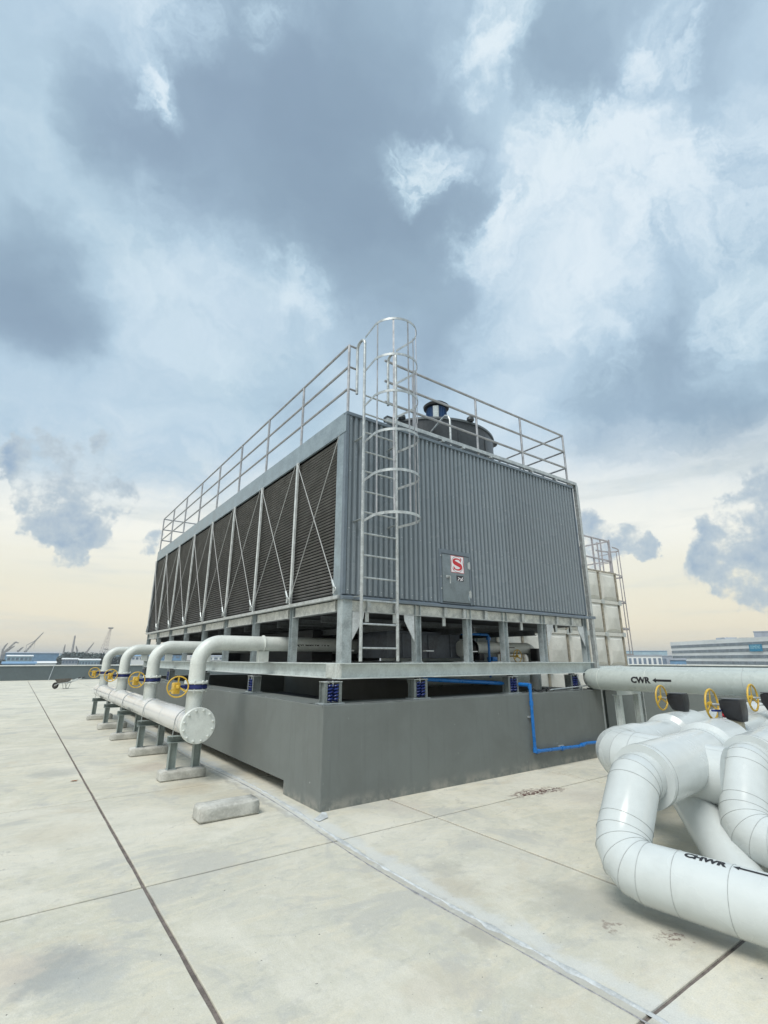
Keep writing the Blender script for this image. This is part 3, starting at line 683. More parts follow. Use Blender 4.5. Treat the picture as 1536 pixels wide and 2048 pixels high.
# bold serif S sign in a ring
def s_sign(parent, cx, cz, w, h, y):
    MB().box(cx-w/2, cx+w/2, y-.001, y, cz-h/2, cz+h/2).build('sign_plate', PINKW, parent)
    b = MB()
    t = .006
    for u0, u1, v0, v1 in ((-w/2, w/2, h/2-t, h/2), (-w/2, w/2, -h/2, -h/2+t), (-w/2, -w/2+t, -h/2+t, h/2-t), (w/2-t, w/2, -h/2+t, h/2-t)):
        b.box(cx+u0, cx+u1, y-.0016, y-.001, cz+v0, cz+v1)
    b.build('sign_border', RED, parent)
    rg = MB(); n = 48; ax, az = w*.475, h*.475; vs = []
    for k in range(n):
        th = 2*math.pi*k/n; vs += [(cx+ax*math.cos(th), y-.0016, cz+az*math.sin(th)), (cx+(ax-.005)*math.cos(th), y-.0016, cz+(az-.005)*math.sin(th))]
    rg.add(vs, [(2*k, 2*((k+1) % n), 2*((k+1) % n)+1, 2*k+1) for k in range(n)]); rg.build('sign_ring', mat('dark_print', (.05, .02, .03), .6), parent)
    # S centreline: two bowls, heavy diagonal spine, thin ends with serifs
    P = []
    sx, sz = w*.29, h*.345
    for k in range(0, 25):      # upper bowl from upper-right terminal round to the left
        th = rad(28+(222-28)*k/24); P.append((sx*.92*math.cos(th), sz*.52+sz*.42*math.sin(th)))
    for k in range(1, 25):      # lower bowl
        th = rad(52-(52+152)*k/24); P.append((sx*1.0*math.cos(th)-.0, -sz*.46+sz*.47*math.sin(th)))
    n = len(P); vs = []; m_ = MB()
    for i, (x, z) in enumerate(P):
        a = P[max(0, i-1)]; b_ = P[min(n-1, i+1)]; dx, dz = b_[0]-a[0], b_[1]-a[1]; l = math.hypot(dx, dz); nx, nz = -dz/l, dx/l
        u = i/(n-1); wd = w*(.028+.075*math.exp(-((u-.5)/.20)**2)+.012*math.exp(-((u-.5)/.45)**2))
        vs += [(cx+x+nx*wd, y-.002, cz+z+nz*wd), (cx+x-nx*wd, y-.002, cz+z-nz*wd)]
    m_.add(vs, [(2*i, 2*i+2, 2*i+3, 2*i+1) for i in range(n-1)])
    ex, ez = P[0]; m_.add([(cx+ex-.018, y-.0021, cz+ez-.004), (cx+ex+.012, y-.0021, cz+ez-.034), (cx+ex+.018, y-.0021, cz+ez+.046), (cx+ex+.004, y-.0021, cz+ez+.03)], [(0, 1, 2, 3)])
    ex, ez = P[-1]; m_.add([(cx+ex+.018, y-.0021, cz+ez+.004), (cx+ex-.012, y-.0021, cz+ez+.034), (cx+ex-.018, y-.0021, cz+ez-.046), (cx+ex-.004, y-.0021, cz+ez-.03)], [(0, 1, 2, 3)])
    m_.build('sign_letter', RED, parent, smooth=False)
s_sign(dr, 2.352, 3.015, .275, .265, Y0-.0225)
dk = MB(); cx, cz, y = 2.40, 2.80, Y0-.0232
dk.box(cx-.075, cx+.075, y, y+.001, cz-.042, cz+.042); lab = dk.build('label_plate', mat('dark_label', (.03, .028, .035), .5), dr)
wk = MB()
for (pa, pb, w_) in (((-.05, -.035), (-.01, .005), .012), ((-.01, .005), (.01, -.01), .012), ((.005, -.035), (.06, .02), .014), ((.03, -.03), (.065, -.012), .01), ((-.045, .01), (-.02, .015), .008)):
    wk.bar((cx+pa[0], y-.0006, cz+pa[1]), (cx+pb[0], y-.0006, cz+pb[1]), .0008, w_, up=(0, 0, 1))
wk.build('label_mark', PINKW, lab)
MB().add([(a1-.055, Y0-.0226, 2.44), (a1-.055, Y0-.0226, 2.60), (a1-.085, Y0-.0226, 2.56), (a1-.10, Y0-.0226, 2.52), (a1-.07, Y0-.0226, 2.47)], [(0, 1, 2, 3, 4)]).build('paint_chip', FASCIA, dr)

# fan stack and motor on the roof
FC = Vector((3.55, 2.12, 5.0)); FR = 1.40; FH = 1.06
fs_ = ctp(MB().lathe([(FR+.06, .0), (FR+.03, .08), (FR+.01, .25), (FR+.0, .7), (FR+.02, FH-.06), (FR+.02, FH-.05), (FR-.03, FH-.05), (FR-.08, .3)], FC, (0, 0, 1), 72), 'fan_stack', FANM)
MB().lathe([(FR+.03, FH-.065), (FR+.045, FH-.06), (FR+.045, FH-.02), (FR+.03, FH-.012), (FR-.03, FH-.012)], FC, (0, 0, 1), 72).build('stack_rim', mat('rim_grey', (.11, .125, .135), .4), fs_)
for k in range(12):
    th = rad(15+30*k); c = FC+Vector((math.cos(th), math.sin(th), 0))*(FR+.005)
    MB().bar(c+Vector((0, 0, .1)), c+Vector((0, 0, FH-.07)), .05, .02, up=Vector((math.cos(th), math.sin(th), 0))).build('stack_flange', FANM, fs_)
for k in range(6):
    th = rad(-150+55*k); c = FC+Vector((math.cos(th)*(FR+.05), math.sin(th)*(FR+.05), FH+.0))
    MB().lathe([(.05, -.03), (.075, .0), (.07, .05), (.03, .085)], c, (0, 0, 1), 12).build('lifting_lug', FANM, fs_)
MC = Vector((3.11, 1.30, 5.13))
mo = ctp(MB().cyl(MC+Vector((0, 0, FH-.10)), MC+Vector((0, 0, FH+.27)), .195, 28), 'fan_motor', mat('motor_blue', (.015, .055, .15), .4))
for k in range(28):
    th = 2*math.pi*k/28; c = MC+Vector((math.cos(th), math.sin(th), 0))*.2
    MB().bar(c+Vector((0, 0, FH-.05)), c+Vector((0, 0, FH+.24)), .012, .02, up=(math.cos(th), math.sin(th), 0)).build('cooling_fin', mo.data.materials[0], mo)
th = rad(225); c = MC+Vector((math.cos(th), math.sin(th), 0))*.215
MB().bar(c+Vector((0, 0, FH-.04)), c+Vector((0, 0, FH+.25)), .11, .03, up=(math.cos(th), math.sin(th), 0)).build('name_plate', POSTG, mo)
MB().lathe([(.20, FH+.27), (.255, FH+.285), (.265, FH+.33), (.20, FH+.385), (.08, FH+.41)], MC, (0, 0, 1), 32).build('fan_cowl', BLACK, mo)
MB().bar(MC+Vector((-1.1, .25, FH-.16)), MC+Vector((1.35, .25, FH-.16)), .12, .10).bar(MC+Vector((0, -.4, FH-.16)), MC+Vector((.3, 1.5, FH-.16)), .12, .10).build('motor_beam', FANM, fs_)
for k in range(3):
    th = rad(30+120*k); MB().bar(FC+Vector((0, 0, FH-.14)), FC+Vector((math.cos(th)*FR, math.sin(th)*FR, FH-.14)), .1, .1).build('motor_arm', FANM, fs_)
for k in range(6):
    th = rad(60*k+20); a = Vector((math.cos(th), math.sin(th), 0)); b = Vector((-a.y, a.x, 0))
    MB().add([FC+a*.2-b*.08+Vector((0, 0, .66)), FC+a*.2+b*.08+Vector((0, 0, .72)), FC+a*1.3+b*.13+Vector((0, 0, .69)), FC+a*1.3-b*.13+Vector((0, 0, .66)),
              FC+a*.2-b*.08+Vector((0, 0, .63)), FC+a*.2+b*.08+Vector((0, 0, .69)), FC+a*1.3+b*.13+Vector((0, 0, .66)), FC+a*1.3-b*.13+Vector((0, 0, .63))],
             [(0, 1, 2, 3), (7, 6, 5, 4), (0, 4, 5, 1), (1, 5, 6, 2), (2, 6, 7, 3), (3, 7, 4, 0)]).build('fan_blade', FANM, fs_)
g_ = MB(); g_.tube([(2.70, .50, 5.03), (2.70, .50, 5.78), (2.70, .54, 5.87), (2.70, .62, 5.91), (2.70, .72, 5.88), (2.70, 1.15, 5.68)], .020, 10)
ctp(g_, 'stack_grab_rail', GALV_BRIGHT)

# ================================================================== GUARD RAILS
RAILG = mat('rail_galvanised', (.40, .405, .42), .38, .45, .12, 8)
gr = thing('guard_rail', 'three-bar galvanised guard rail along the left top edge of the tower', 'guard rail', group='guard rails on top of the cooling tower')
ZR = [6.17, 5.80, 5.43]; xg, yg = X0+.035, Y0+.035
pm = MB(); pm.tube([(0, 0, 0), (0, 0, 1.14)], .021, 10); pmm = pm.mesh('rail_post', RAILG)
for i in range(9): link('rail_post', pmm, gr, loc=(xg, yg+BAY*i-(.07 if i == 8 else 0), 5.03))
for z in ZR:
    t_ = MB(); t_.tube([(xg, yg, z), (xg, Y1-.035, z)], .019, 10); t_.build('rail_bar', RAILG, gr)
    t_ = MB(); t_.tube([(xg, yg, z), (.455, yg, z)], .016, 8); t_.build('rail_bar', RAILG, gr)
gr2 = thing('guard_rail', 'guard rail along the far end of the tower top', 'guard rail', group='guard rails on top of the cooling tower')
for i in range(1, 4): link('rail_post', pmm, gr2, loc=(xg+(X1-xg-.06)*i/4, Y1-.035, 5.03))
for z in ZR:
    t_ = MB(); t_.tube([(xg+.02, Y1-.035, z), (X1-.11, Y1-.035, z)], .019, 10); t_.build('rail_bar', RAILG, gr2)
gr3 = thing('guard_rail', 'galvanised guard rail above the ribbed end wall, right of the caged ladder', 'guard rail', group='guard rails on top of the cooling tower')
XR = 5.675
thick = MB(); thick.tube([(0, 0, 0), (0, 0, 1.05)], .032, 12); thm = thick.mesh('rail_post', RAILG)
for i, x in enumerate((1.59, 3.04, 4.28, XR)): link('rail_post', thm if i == 0 else pmm, gr3, loc=(x, yg, 5.15 if i == 0 else 5.035))
for z in ZR:
    t_ = MB(); t_.tube([(1.0, yg, z), (XR, yg, z)], .021, 10); t_.build('rail_bar', RAILG, gr3)
MB().box(1.02, 5.93, Y0-.012, Y0+.05, 5.085, 5.145).build('toe_angle', GALV_BRIGHT, gr3)
for x in (2.15, 2.62, 3.3, 4.45, 5.2): MB().bar((x, Y0+.12, 5.06), (x, Y0-.035, 5.06), .05, .03).build('angle_bracket', GALV, gr3)
gr4 = thing('guard_rail', 'guard rail running back along the right top edge of the tower', 'guard rail', group='guard rails on top of the cooling tower')
for i in range(1, 9): link('rail_post', pmm, gr4, loc=(XR, yg+BAY*i-(.07 if i == 8 else 0), 5.03))
for z in ZR:
    t_ = MB(); t_.tube([(XR, yg+.02, z), (XR, Y1-.035, z)], .019, 10); t_.build('rail_bar', RAILG, gr4)
MB().box(5.88, 5.93, Y0+.055, Y1-.05, 5.085, 5.145).build('toe_angle', GALV_BRIGHT, gr4)
cs = thing('cable_riser', 'pair of tall galvanised uprights beside the right edge of the ribbed wall', 'steel upright')
MB().channel((5.905, Y0+.02, .002), (5.905, Y0+.02, 5.084), .05, .07, .006, up=(0, 1, 0)).build('upright', GALV_BRIGHT, cs)
u_ = MB(); u_.tube([(5.985, Y0+.03, 5.10), (5.985, Y0+.03, .6), (5.985, Y0+.03, .002)], .022, 10); u_.build('conduit', GALV, cs)
MB().box(X1+.03, 6.0, Y0-.03, Y0-.018, 2.35, 2.40).build('tie_bar', CLADTRIM, cs)
MB().box(X1+.055, 6.0, Y0+.06, Y0+.075, 1.38, 1.54).build('tie_bar', POSTG, cs)

# ================================================================== LADDER
ld = thing('caged_ladder', 'galvanised access ladder with safety cage on the ribbed end wall', 'ladder')
lx0, lx1, ly = .46, 1.035, -.065
for x in (lx0, lx1):
    pts = [(x, ly, 1.575), (x, ly, 5.98)]+[tuple(v) for v in arc((x, ly+.10, 5.98+.12), (0, -1, 0), (0, 0, 1), .10, 0, 180, 8)][0:]+[(x, ly+.20, 5.34)]
    pts = [(x, ly, 1.575), (x, ly, 6.10)]+[tuple(v) for v in arc((x, ly+.10, 6.12), (0, -1, 0), (0, 0, 1), .10, 10, 170, 8)]+[(x, ly+.20, 6.10), (x, ly+.20, 5.36)]
    m_ = MB(); m_.tube(pts, .022, 10); m_.build('stile', GALV_BRIGHT, ld)
rm = MB().cyl((lx0+.02, ly, 0), (lx1-.02, ly, 0), .0125, 10).mesh('rung', GALV_BRIGHT)
for k in range(13): link('rung', rm, ld, loc=(0, 0, 1.735+.293*k))
for z in (2.375, 3.4, 4.6):
    for x in (lx0, lx1): MB().bar((x, ly, z), (x, Y0+.03, z), .04, .008).build('wall_bracket', GALV, ld)
HZ = [6.22, 5.64, 5.07, 4.50, 3.93, 3.36]
ccx, ccy, cr = (lx0+lx1)/2, -.40, .335
def hoop_pts(z):
    P = [Vector((lx0, ly-.01, z)), Vector((lx0-.02, ly-.15, z))]
    P += [Vector((ccx-cr*math.cos(rad(a)), ccy-cr*math.sin(rad(a)), z)) for a in range(0, 181, 10)]
    P += [Vector((lx1+.02, ly-.15, z)), Vector((lx1, ly-.01, z))]
    return P
def ribbon(P, h, t):
    mb = MB(); n = len(P); vs = []
    for i, p in enumerate(P):
        d = (P[min(n-1, i+1)]-P[max(0, i-1)]).normalized(); s_ = Vector((d.y, -d.x, 0))*t/2
        vs += [p+s_+Vector((0, 0, -h/2)), p-s_+Vector((0, 0, -h/2)), p-s_+Vector((0, 0, h/2)), p+s_+Vector((0, 0, h/2))]
    fs = [(4*i+j, 4*i+(j+1) % 4, 4*i+4+(j+1) % 4, 4*i+4+j) for i in range(n-1) for j in range(4)]+[(0, 1, 2, 3), (4*n-4, 4*n-3, 4*n-2, 4*n-1)]
    return mb.add(vs, fs)
hm = ribbon(hoop_pts(0), .036, .006).mesh('cage_hoop', GALV_BRIGHT)
for z in HZ: link('cage_hoop', hm, ld, loc=(0, 0, z))
for a in (8, 52, 90, 128, 172):
    r_ = cr-.007; x = ccx-r_*math.cos(rad(a)); y = ccy-r_*math.sin(rad(a))
    MB().bar((x, y, HZ[-1]-.02), (x+random.uniform(-.012, .012), y, 4.7), .024, .005, up=(math.cos(rad(a)), math.sin(rad(a)), 0)).bar((x+0, y, 4.7), (x, y, HZ[0]+.02), .024, .005, up=(math.cos(rad(a)), math.sin(rad(a)), 0)).build('cage_strap', RAILG, ld)

# ================================================================== SPRING ISOLATORS
def isolator():
    t0 = thing('spring_isolator', '', 'spring mount')
    MB().box(-.15, .15, -.09, .09, 0, .012).build('base_plate', POSTG, t0)
    for sx in (-1, 1):
        MB().channel((sx*.100, 0, .014), (sx*.100, 0, .245), .04, .13, .008, up=(0, 1, 0), flip=-sx).build('side_channel', mat('isolator_steel', (.20, .225, .22), .5, .2), t0)
    MB().box(-.122, .122, -.075, .075, .247, .256).build('top_plate', GALV, t0)
    for sy in (-.045, .045):
        for sx in (-.04, .045):
            n = 5*12; pts = [(sx+.030*math.cos(2*math.pi*k/12), sy+.030*math.sin(2*math.pi*k/12), .03+.19*k/n) for k in range(n+1)]
            c = MB(); c.tube(pts, .0095, 6); co_ = c.build('coil_spring', SPRING, t0)
        s_ = MB(); s_.tube([(0, sy, .2), (0, sy, .262)], .012, 8); s_.build('levelling_bolt', GALV, t0)
    MB().cyl((0, 0, .256), (0, 0, .279), .05, 14).build('cap', BLACK, t0)
    return t0
iso0 = isolator(); iso0.location = (.20, .19, HB+.001)
iso0['label'] = 'blue spring mount at the near corner of the dark plinth'; iso0['group'] = 'spring mounts between plinth and frame'
IG = 'spring mounts between plinth and frame'
for (x, y, lb, rz) in [(1.60, .22, 'blue spring mount under the front beam below the ladder', 0), (3.52, .22, 'blue spring mount behind the blue pipe elbow under the front beam', 0),
                       (5.18, .22, 'blue spring mount near the right end of the front beam', 0), (.26, 2.78, 'blue spring mount under the left beam, second from the near corner', 90),
                       (.26, 5.5, 'blue spring mount under the left beam behind the nearest riser pipe', 90), (.26, 8.3, 'blue spring mount under the left beam between two riser pipes', 90),
                       (.26, 11.4, 'blue spring mount at the far end of the left beam', 90)]:
    r_ = dup(iso0, (x, y, HB+.001), lb, IG); r_.rotation_euler = (0, 0, rad(rz))

# ================================================================== LEFT HEADER, RISERS, VALVES
HX, HZc, HR = -.80, .735, .172
RY = [2.32, 5.25, 8.4, 11.45]; RZ = 1.835; RR = .112
hdr = thing('pipe_header', 'long silver header pipe with bolted blind flange beside the plinth', 'pipe', (0, 0, 0))
hb = MB(); hb.tube([(HX, 2.06, HZc), (HX, 11.95, HZc)], HR, 40); hb.build('header_barrel', PIPED, hdr)
MB().lathe([(.225, 0), (.23, .006), (.23, .032), (.225, .036)], (HX, 2.00, HZc), (0, 1, 0), 48).build('blind_flange', PIPEW, hdr)
MB().lathe([(.225, 0), (.23, .006), (.23, .026), (.20, .03), (HR+.004, .06)], (HX, 2.038, HZc), (0, 1, 0), 48).build('flange_ring', PIPEW, hdr)
for k in range(12):
    th = rad(15+30*k); c = Vector((HX+.196*math.cos(th), 2.0, HZc+.196*math.sin(th)))
    MB().lathe([(.017, 0), (.017, -.012), (.010, -.014), (.010, -.024), (.004, -.027)], c, (0, 1, 0), 6).build('flange_bolt', PIPEW, hdr)
MB().lathe([(HR, 0), (HR*.98, .06), (HR*.85, .12), (HR*.55, .165), (.02, .18)], (HX, 11.95, HZc), (0, 1, 0), 32).build('end_cap', PIPEW, hdr)
for y in (2.42, 3.55, 4.7, 5.75, 6.9, 7.9, 8.9, 9.9, 10.9, 11.7):
    MB().torus((HX, y, HZc), (0, 1, 0), HR, .0035, 40, 6).build('weld_seam', SEAM, hdr)
for y in RY:
    s_ = MB(); s_.tube([(HX, y, HZc), (HX, y, 1.19)], RR, 32); s_.build('branch_stub', PIPEW, hdr)
    MB().lathe([(RR+.016, 0), (RR+.05, .004), (RR+.05, .022), (RR, .03)], (HX, y, 1.165), (0, 0, 1), 32).build('stub_flange', PIPEW, hdr)
ords = ['nearest', 'second nearest', 'third', 'farthest']
for i, y in enumerate(RY):
    bend = .30
    pts = [Vector((HX, y, 1.262)), Vector((HX, y, RZ-bend))]+arc((HX+bend, y, RZ-bend), (-1, 0, 0), (0, 0, 1), bend, 8, 90, 12)+[Vector((4.2 if i == 0 else 3.8, y, RZ))]
    rp = thing('equalising_pipe', ['white pipe lettered EQUALISING PIPE, rising from the header\'s near end', 'white bent pipe rising from the header, second nearest',
               'white bent pipe rising from the header, third one back', 'white bent pipe at the far end of the header, by the skyline'][i], 'pipe', group='bent pipes between header and tower')
    m_ = MB(); m_.tube(pts, RR, 32); m_.build('pipe_run', PIPEW, rp)
    MB().lathe([(RR, -.004), (RR+.05, .0), (RR+.05, .022), (RR+.016, .03)], (HX, y, 1.262), (0, 0, 1), 32).build('pipe_flange', PIPEW, rp)
    for k in range(8):
        th = rad(22.5+45*k); c = Vector((HX+(RR+.034)*math.cos(th), y+(RR+.034)*math.sin(th), 0))
        MB().lathe([(.008, 1.150), (.015, 1.152), (.015, 1.166), (.009, 1.168), (.009, 1.285), (.016, 1.286), (.016, 1.302), (.008, 1.310)], c, (0, 0, 1), 6).build('flange_bolt', PIPEW, rp)
    MB().torus((HX, y, RZ-bend-.005), (0, 0, 1), RR, .0035, 32, 6).build('weld_seam', PIPEW, rp)
    MB().torus((HX+bend+.005, y, RZ), (1, 0, 0), RR, .0035, 32, 6).build('weld_seam', PIPEW, rp)
    if i == 0:
        MB().lathe([(RR, 0), (RR+.018, .003), (RR+.018, .018), (RR, .022)], (.16, y, RZ), (1, 0, 0), 32).build('pipe_collar', PIPEW, rp)
        vs, fs = text_mb('EQUALISING  PIPE', .108, (1, 0, 0), (0, 0, 1), (.655, y, RZ-.02), .0015, wrap=RR, bold=.003, squeeze=.76)
        MB().add(vs, fs).build('pipe_lettering', INK, rp, smooth=False)
    MB().box(.10, .26, y-.05, y+.05, ZB1+.003, RZ-RR-.001).build('pipe_shoe', PIPEW, rp)
def wheel_mesh(R=.115, tube=.0085, m=YEL, name='handwheel', dish=.03):
    """three-spoked handwheel, axis along local -Y"""
    mb = MB(); mb.torus((0, -dish, 0), (0, 1, 0), R, tube, 36, 8)
    mb.lathe([(.020, .005), (.026, 0), (.026, -.03), (.018, -.042)], (0, 0, 0), (0, 1, 0), 14)
    for k in range(3):
        th = rad(90+120*k); mb.bar((.015*math.cos(th), -.01, .015*math.sin(th)), (R*math.cos(th), -dish, R*math.sin(th)), .022, .008, up=(0, 1, 0))
    return mb.mesh(name, m)
wm = wheel_mesh(.135, .0095)
BG = 'butterfly valves on the header risers'
for i, y in enumerate(RY):
    v = thing('butterfly_valve', ['blue valve with yellow handwheel on the nearest riser of the header', 'blue valve with yellow handwheel on the second nearest riser',
        'blue valve with yellow handwheel on the third riser, partly behind the second', 'blue valve with yellow handwheel on the farthest riser, leftmost of all'][i], 'valve', group=BG)
    MB().lathe([(RR+.035, 1.196), (RR+.045, 1.199), (RR+.045, 1.251), (RR+.035, 1.254)], (HX, y, 0), (0, 0, 1), 36).build('valve_body', NAVY, v)
    nk = MB(); nk.tube([(HX-RR-.03, y-.02, 1.225), (HX-.235, y-.03, 1.225)], .024, 12); nk.build('valve_neck', NAVY, v)
    gb = MB(); gb.box(HX-.325, HX-.235, y-.095, y+.04, 1.135, 1.285); gb.build('gearbox', YEL, v, bevel=.014)
    gw = MB(); gw.cyl((HX-.285, y-.085, 1.235), (HX-.285, y-.155, 1.235), .013, 10); gw.build('spindle', YEL, v)
    o_ = link('handwheel', wm, v, loc=(HX-.285, y-.15, 1.235)); o_.rotation_euler = (0, rad(17*i), rad(-12))
# supports on concrete blocks
def block(label, x, y, ln=.62, w=.22, h=.13):
    mb = MB(); n = 12
    mb.box(-ln/2, ln/2, -w/2, w/2, .0, h)
    me_ = mb.mesh('concrete_block', CONC, smooth=False)
    bm = bmesh.new(); bm.from_mesh(me_)
    bmesh.ops.subdivide_edges(bm, edges=list(bm.edges), cuts=5, use_grid_fill=True)
    for v in bm.verts:
        if v.co.z > h*.9: v.co.x *= .975; v.co.y *= .93
        nn = mnoise.noise_vector(Vector((v.co.x*6+x, v.co.y*6+y, v.co.z*6)))*.005; v.co += nn if v.co.z > .01 else Vector((nn.x, nn.y, 0))
    bmesh.ops.bevel(bm, geom=[e for e in bm.edges if e.calc_face_angle(0) > .6], offset=.012, segments=2, affect='EDGES')
    bm.to_mesh(me_); bm.free(); me_.shade_smooth()
    return tag(link('concrete_block', me_, None, loc=(x, y, .001)), label, 'concrete block', 'concrete blocks on the roof')
SY = [2.55, 4.75, 6.9, 8.9, 11.2]
sl_ = ['nearest the blind flange', 'second from the blind flange', 'third from the blind flange', 'fourth from the blind flange', 'farthest from the blind flange']
block('bare concrete block with nothing on it, in front of the header pipe', -.87, .46, .64, .24, .15)
for i, y in enumerate(SY):
    block('concrete block under the header support '+sl_[i], -.80, y, .62, .22, .13)
    s_ = thing('pipe_support', 'grey steel goalpost support with U-bolt under the header, '+sl_[i], 'pipe support', group='steel supports under the header')
    for x in (HX-.16, HX+.17):
        MB().ibeam((x, y, .131), (x, y, .47), .09, .10, .008, .007, up=(1, 0, 0)).build('support_leg', SUPPG, s_)
        MB().box(x-.06, x+.06, y-.07, y+.07, .1305, .138).build('foot_plate', GALV, s_)
    MB().channel((HX-.24, y-.0, .515), (HX+.25, y-.0, .515), .10, .088, .008, flip=1).build('cross_member', SUPPG, s_)
    MB().box(HX-.03, HX+.03, y-.04, y+.04, .560, HZc-HR+.003).build('saddle', GALV, s_)
    ub = MB(); ub.tube([(HX-HR-.012, y, .53)]+[tuple(v_) for v_ in arc((HX, y, HZc), (-1, 0, 0), (0, 0, 1), HR+.006, 0, 180, 20)]+[(HX+HR+.012, y, .53)], .006, 8); ub.build('u_bolt', GALV_BRIGHT, s_)

# ================================================================== EQUIPMENT UNDER THE TOWER
sm = thing('basin_sump', 'dark grey sheet-metal sump hanging under the tower behind the posts', 'sump')
MB().box(1.75, 3.35, 1.15, 2.0, 1.62, 2.02).build('sump_body', BASINM, sm, bevel=.01)
MB().box(1.70, 3.40, 1.10, 2.05, 2.02, 2.04).build('sump_flange', BASINM, sm)
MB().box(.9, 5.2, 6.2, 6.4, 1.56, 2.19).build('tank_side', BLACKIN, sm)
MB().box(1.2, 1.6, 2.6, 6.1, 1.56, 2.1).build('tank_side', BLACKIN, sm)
for x in (2.05, 2.6, 3.1): MB().box(x, x+.03, 1.13, 1.149, 1.64, 2.0).build('sump_rib', BASINM, sm)
for (x, y, lb) in ((.95, 1.1, 'small pale offcut lying on the frame behind the ladder'), (2.0, .5, 'pale offcut on the frame by the sump'), (2.95, .5, 'pale offcut on the frame right of the sump post')):
    tag(MB().box(x, x+.16, y, y+.07, ZB1+.16, ZB1+.175).build('offcut', WHITEP), lb, 'offcut')
bx = thing('junction_box', 'small black box beside the white elbow pipe under the tower', 'box'); MB().box(4.95, 5.18, .75, .9, 1.56, 1.80).build('box_body', BLACK, bx, bevel=.01); MB().box(4.97, 5.16, .742, .749, 1.58, 1.78).build('box_lid', FANM, bx)
cp = thing('condenser_pipe', 'white pipe with elbow turning down, under the tower near the right end', 'pipe')
bend = .22
pts = [Vector((3.55, 1.05, 1.80)), Vector((5.02, 1.05, 1.80))]+arc((5.02, 1.05, 1.80-bend), (0, 0, 1), (1, 0, 0), bend, 8, 90, 10)+[Vector((5.24, 1.05, 1.05))]
m_ = MB(); m_.tube(pts, .105, 28); m_.build('pipe_run', PIPEW, cp)
MB().torus((5.02, 1.05, 1.80), (1, 0, 0), .105, .004, 28, 6).build('weld_seam', SEAM, cp)
vs, fs = text_mb('CWS', .055, (1, 0, 0), (0, 0, 1), (4.22, 1.05, 1.79), .0015, wrap=.105, bold=.001); mb_ = MB().add(vs, fs)
MB().add(vs, fs).build('pipe_lettering', INK, cp, smooth=False)
MB().bar((4.40, .944, 1.812), (4.56, .944, 1.812), .004, .014).build('flow_arrow', INK, cp)
fj = thing('flexible_joint', 'black rubber bellows between two pipe flanges behind the sump', 'pipe joint')
MB().lathe([(.15, 0), (.15, .02), (.11, .022), (.14, .06), (.10, .10), (.14, .14), (.11, .178), (.15, .18), (.15, .20)], (3.36, 1.05, 1.78), (1, 0, 0), 28).build('bellows', BLACK, fj)
MB().lathe([(.11, 0), (.135, .01), (.135, .05), (.10, .06)], (3.25, 1.05, 1.78), (1, 0, 0), 28).build('joint_flange', PIPEW, fj)
bv2 = thing('butterfly_valve', 'dark valve with yellow wheel under the tower near the right end', 'valve')
MB().box(3.60, 3.72, .93, 1.17, 1.58, 1.70).build('valve_body', BLACK, bv2, bevel=.01)
w2 = link('handwheel', wheel_mesh(.11, .008), bv2, loc=(4.42, .80, 1.66)); s3 = MB(); s3.cyl((4.42, .80, 1.66), (4.42, 1.0, 1.66), .012, 8); s3.build('spindle', YEL, bv2)
MB().box(4.38, 4.46, .98, 1.08, 1.60, 1.70).build('gearbox', YEL, bv2, bevel=.01)
oc = thing('orange_canister', 'orange canister standing on the frame under the tower', 'canister')
MB().lathe([(.07, 0), (.075, .01), (.075, .16), (.05, .19), (.02, .20)], (4.16, .86, ZB1+.002), (0, 0, 1), 20).build('canister_body', ORANGE, oc); MB().cyl((4.16, .86, ZB1+.20), (4.16, .86, ZB1+.225), .022, 12).build('canister_cap', BLACK, oc)
bl = thing('blue_cover', 'small blue cover on the lower frame beside the orange canister', 'cover'); MB().box(3.80, 3.92, .8, .95, ZB1+.001, ZB1+.09).build('cover_body', BLUEP, bl, bevel=.02)

# blue water pipe: under the beam, over the plinth edge and down its front
bpz = thing('blue_water_pipe', 'bright blue plastic pipe running under the beam and down the plinth', 'pipe')
rr_ = .024
pts = [(1.75, .30, 1.335), (3.60, .30, 1.225), (3.66, .16, 1.22), (3.66, -.045, 1.215), (3.66, -.05, 1.18), (3.662, -.05, .30), (3.70, -.05, .262), (4.80, -.05, .235), (5.0, -.05, .262), (6.6, -.05, .20)]
m_ = MB(); m_.tube(pts[:4], rr_*1.25, 14); m_.build('pipe_run', BLUEP, bpz)
m_ = MB(); m_.tube(pts[3:], rr_, 14); m_.build('pipe_run', BLUEP, bpz)
for c, d in (((3.66, -.045, 1.20), (0, 0, 1)), ((3.662, -.05, .285), (0, 0, 1)), ((3.72, -.05, .262), (1, 0, 0)), ((4.35, -.05, .246), (1, 0, 0)), ((3.661, -.05, .95), (0, 0, 1)), ((4.9, -.05, .248), (1, 0, 0))):
    d = Vector(d); q = MB(); q.tube([Vector(c)-d*.035, Vector(c)+d*.035], rr_+.008, 14); q.build('pipe_socket', BLUEP, bpz)
vs, fs = text_mb('UPVC', .035, (0, 0, -1), (1, 0, 0), (3.661, -.05, 1.10), .0015, wrap=rr_); MB().add(vs, fs).build('pipe_lettering', INK, bpz, smooth=False)
for z in (.75,): MB().box(3.60, 3.72, -.03, -.001, z-.012, z+.012).build('pipe_clip', GALV, bpz)
MB().box(4.30, 4.42, -.028, -.001, .26, .285).build('pipe_clip', GALV, bpz)
bp2 = thing('blue_make_up_pipe', 'blue pipe and riser high under the tower floor behind the posts', 'pipe')
m_ = MB(); m_.tube([(3.1, .85, 2.02), (3.72, .85, 2.02), (3.76, .85, 2.0), (3.76, .85, 1.30)], .022, 12); m_.build('pipe_run', BLUEP, bp2)
MB().lathe([(.04, 0), (.04, .05)], (3.76, .85, 1.93), (0, 0, 1), 12).build('pipe_socket', BLUEP, bp2)
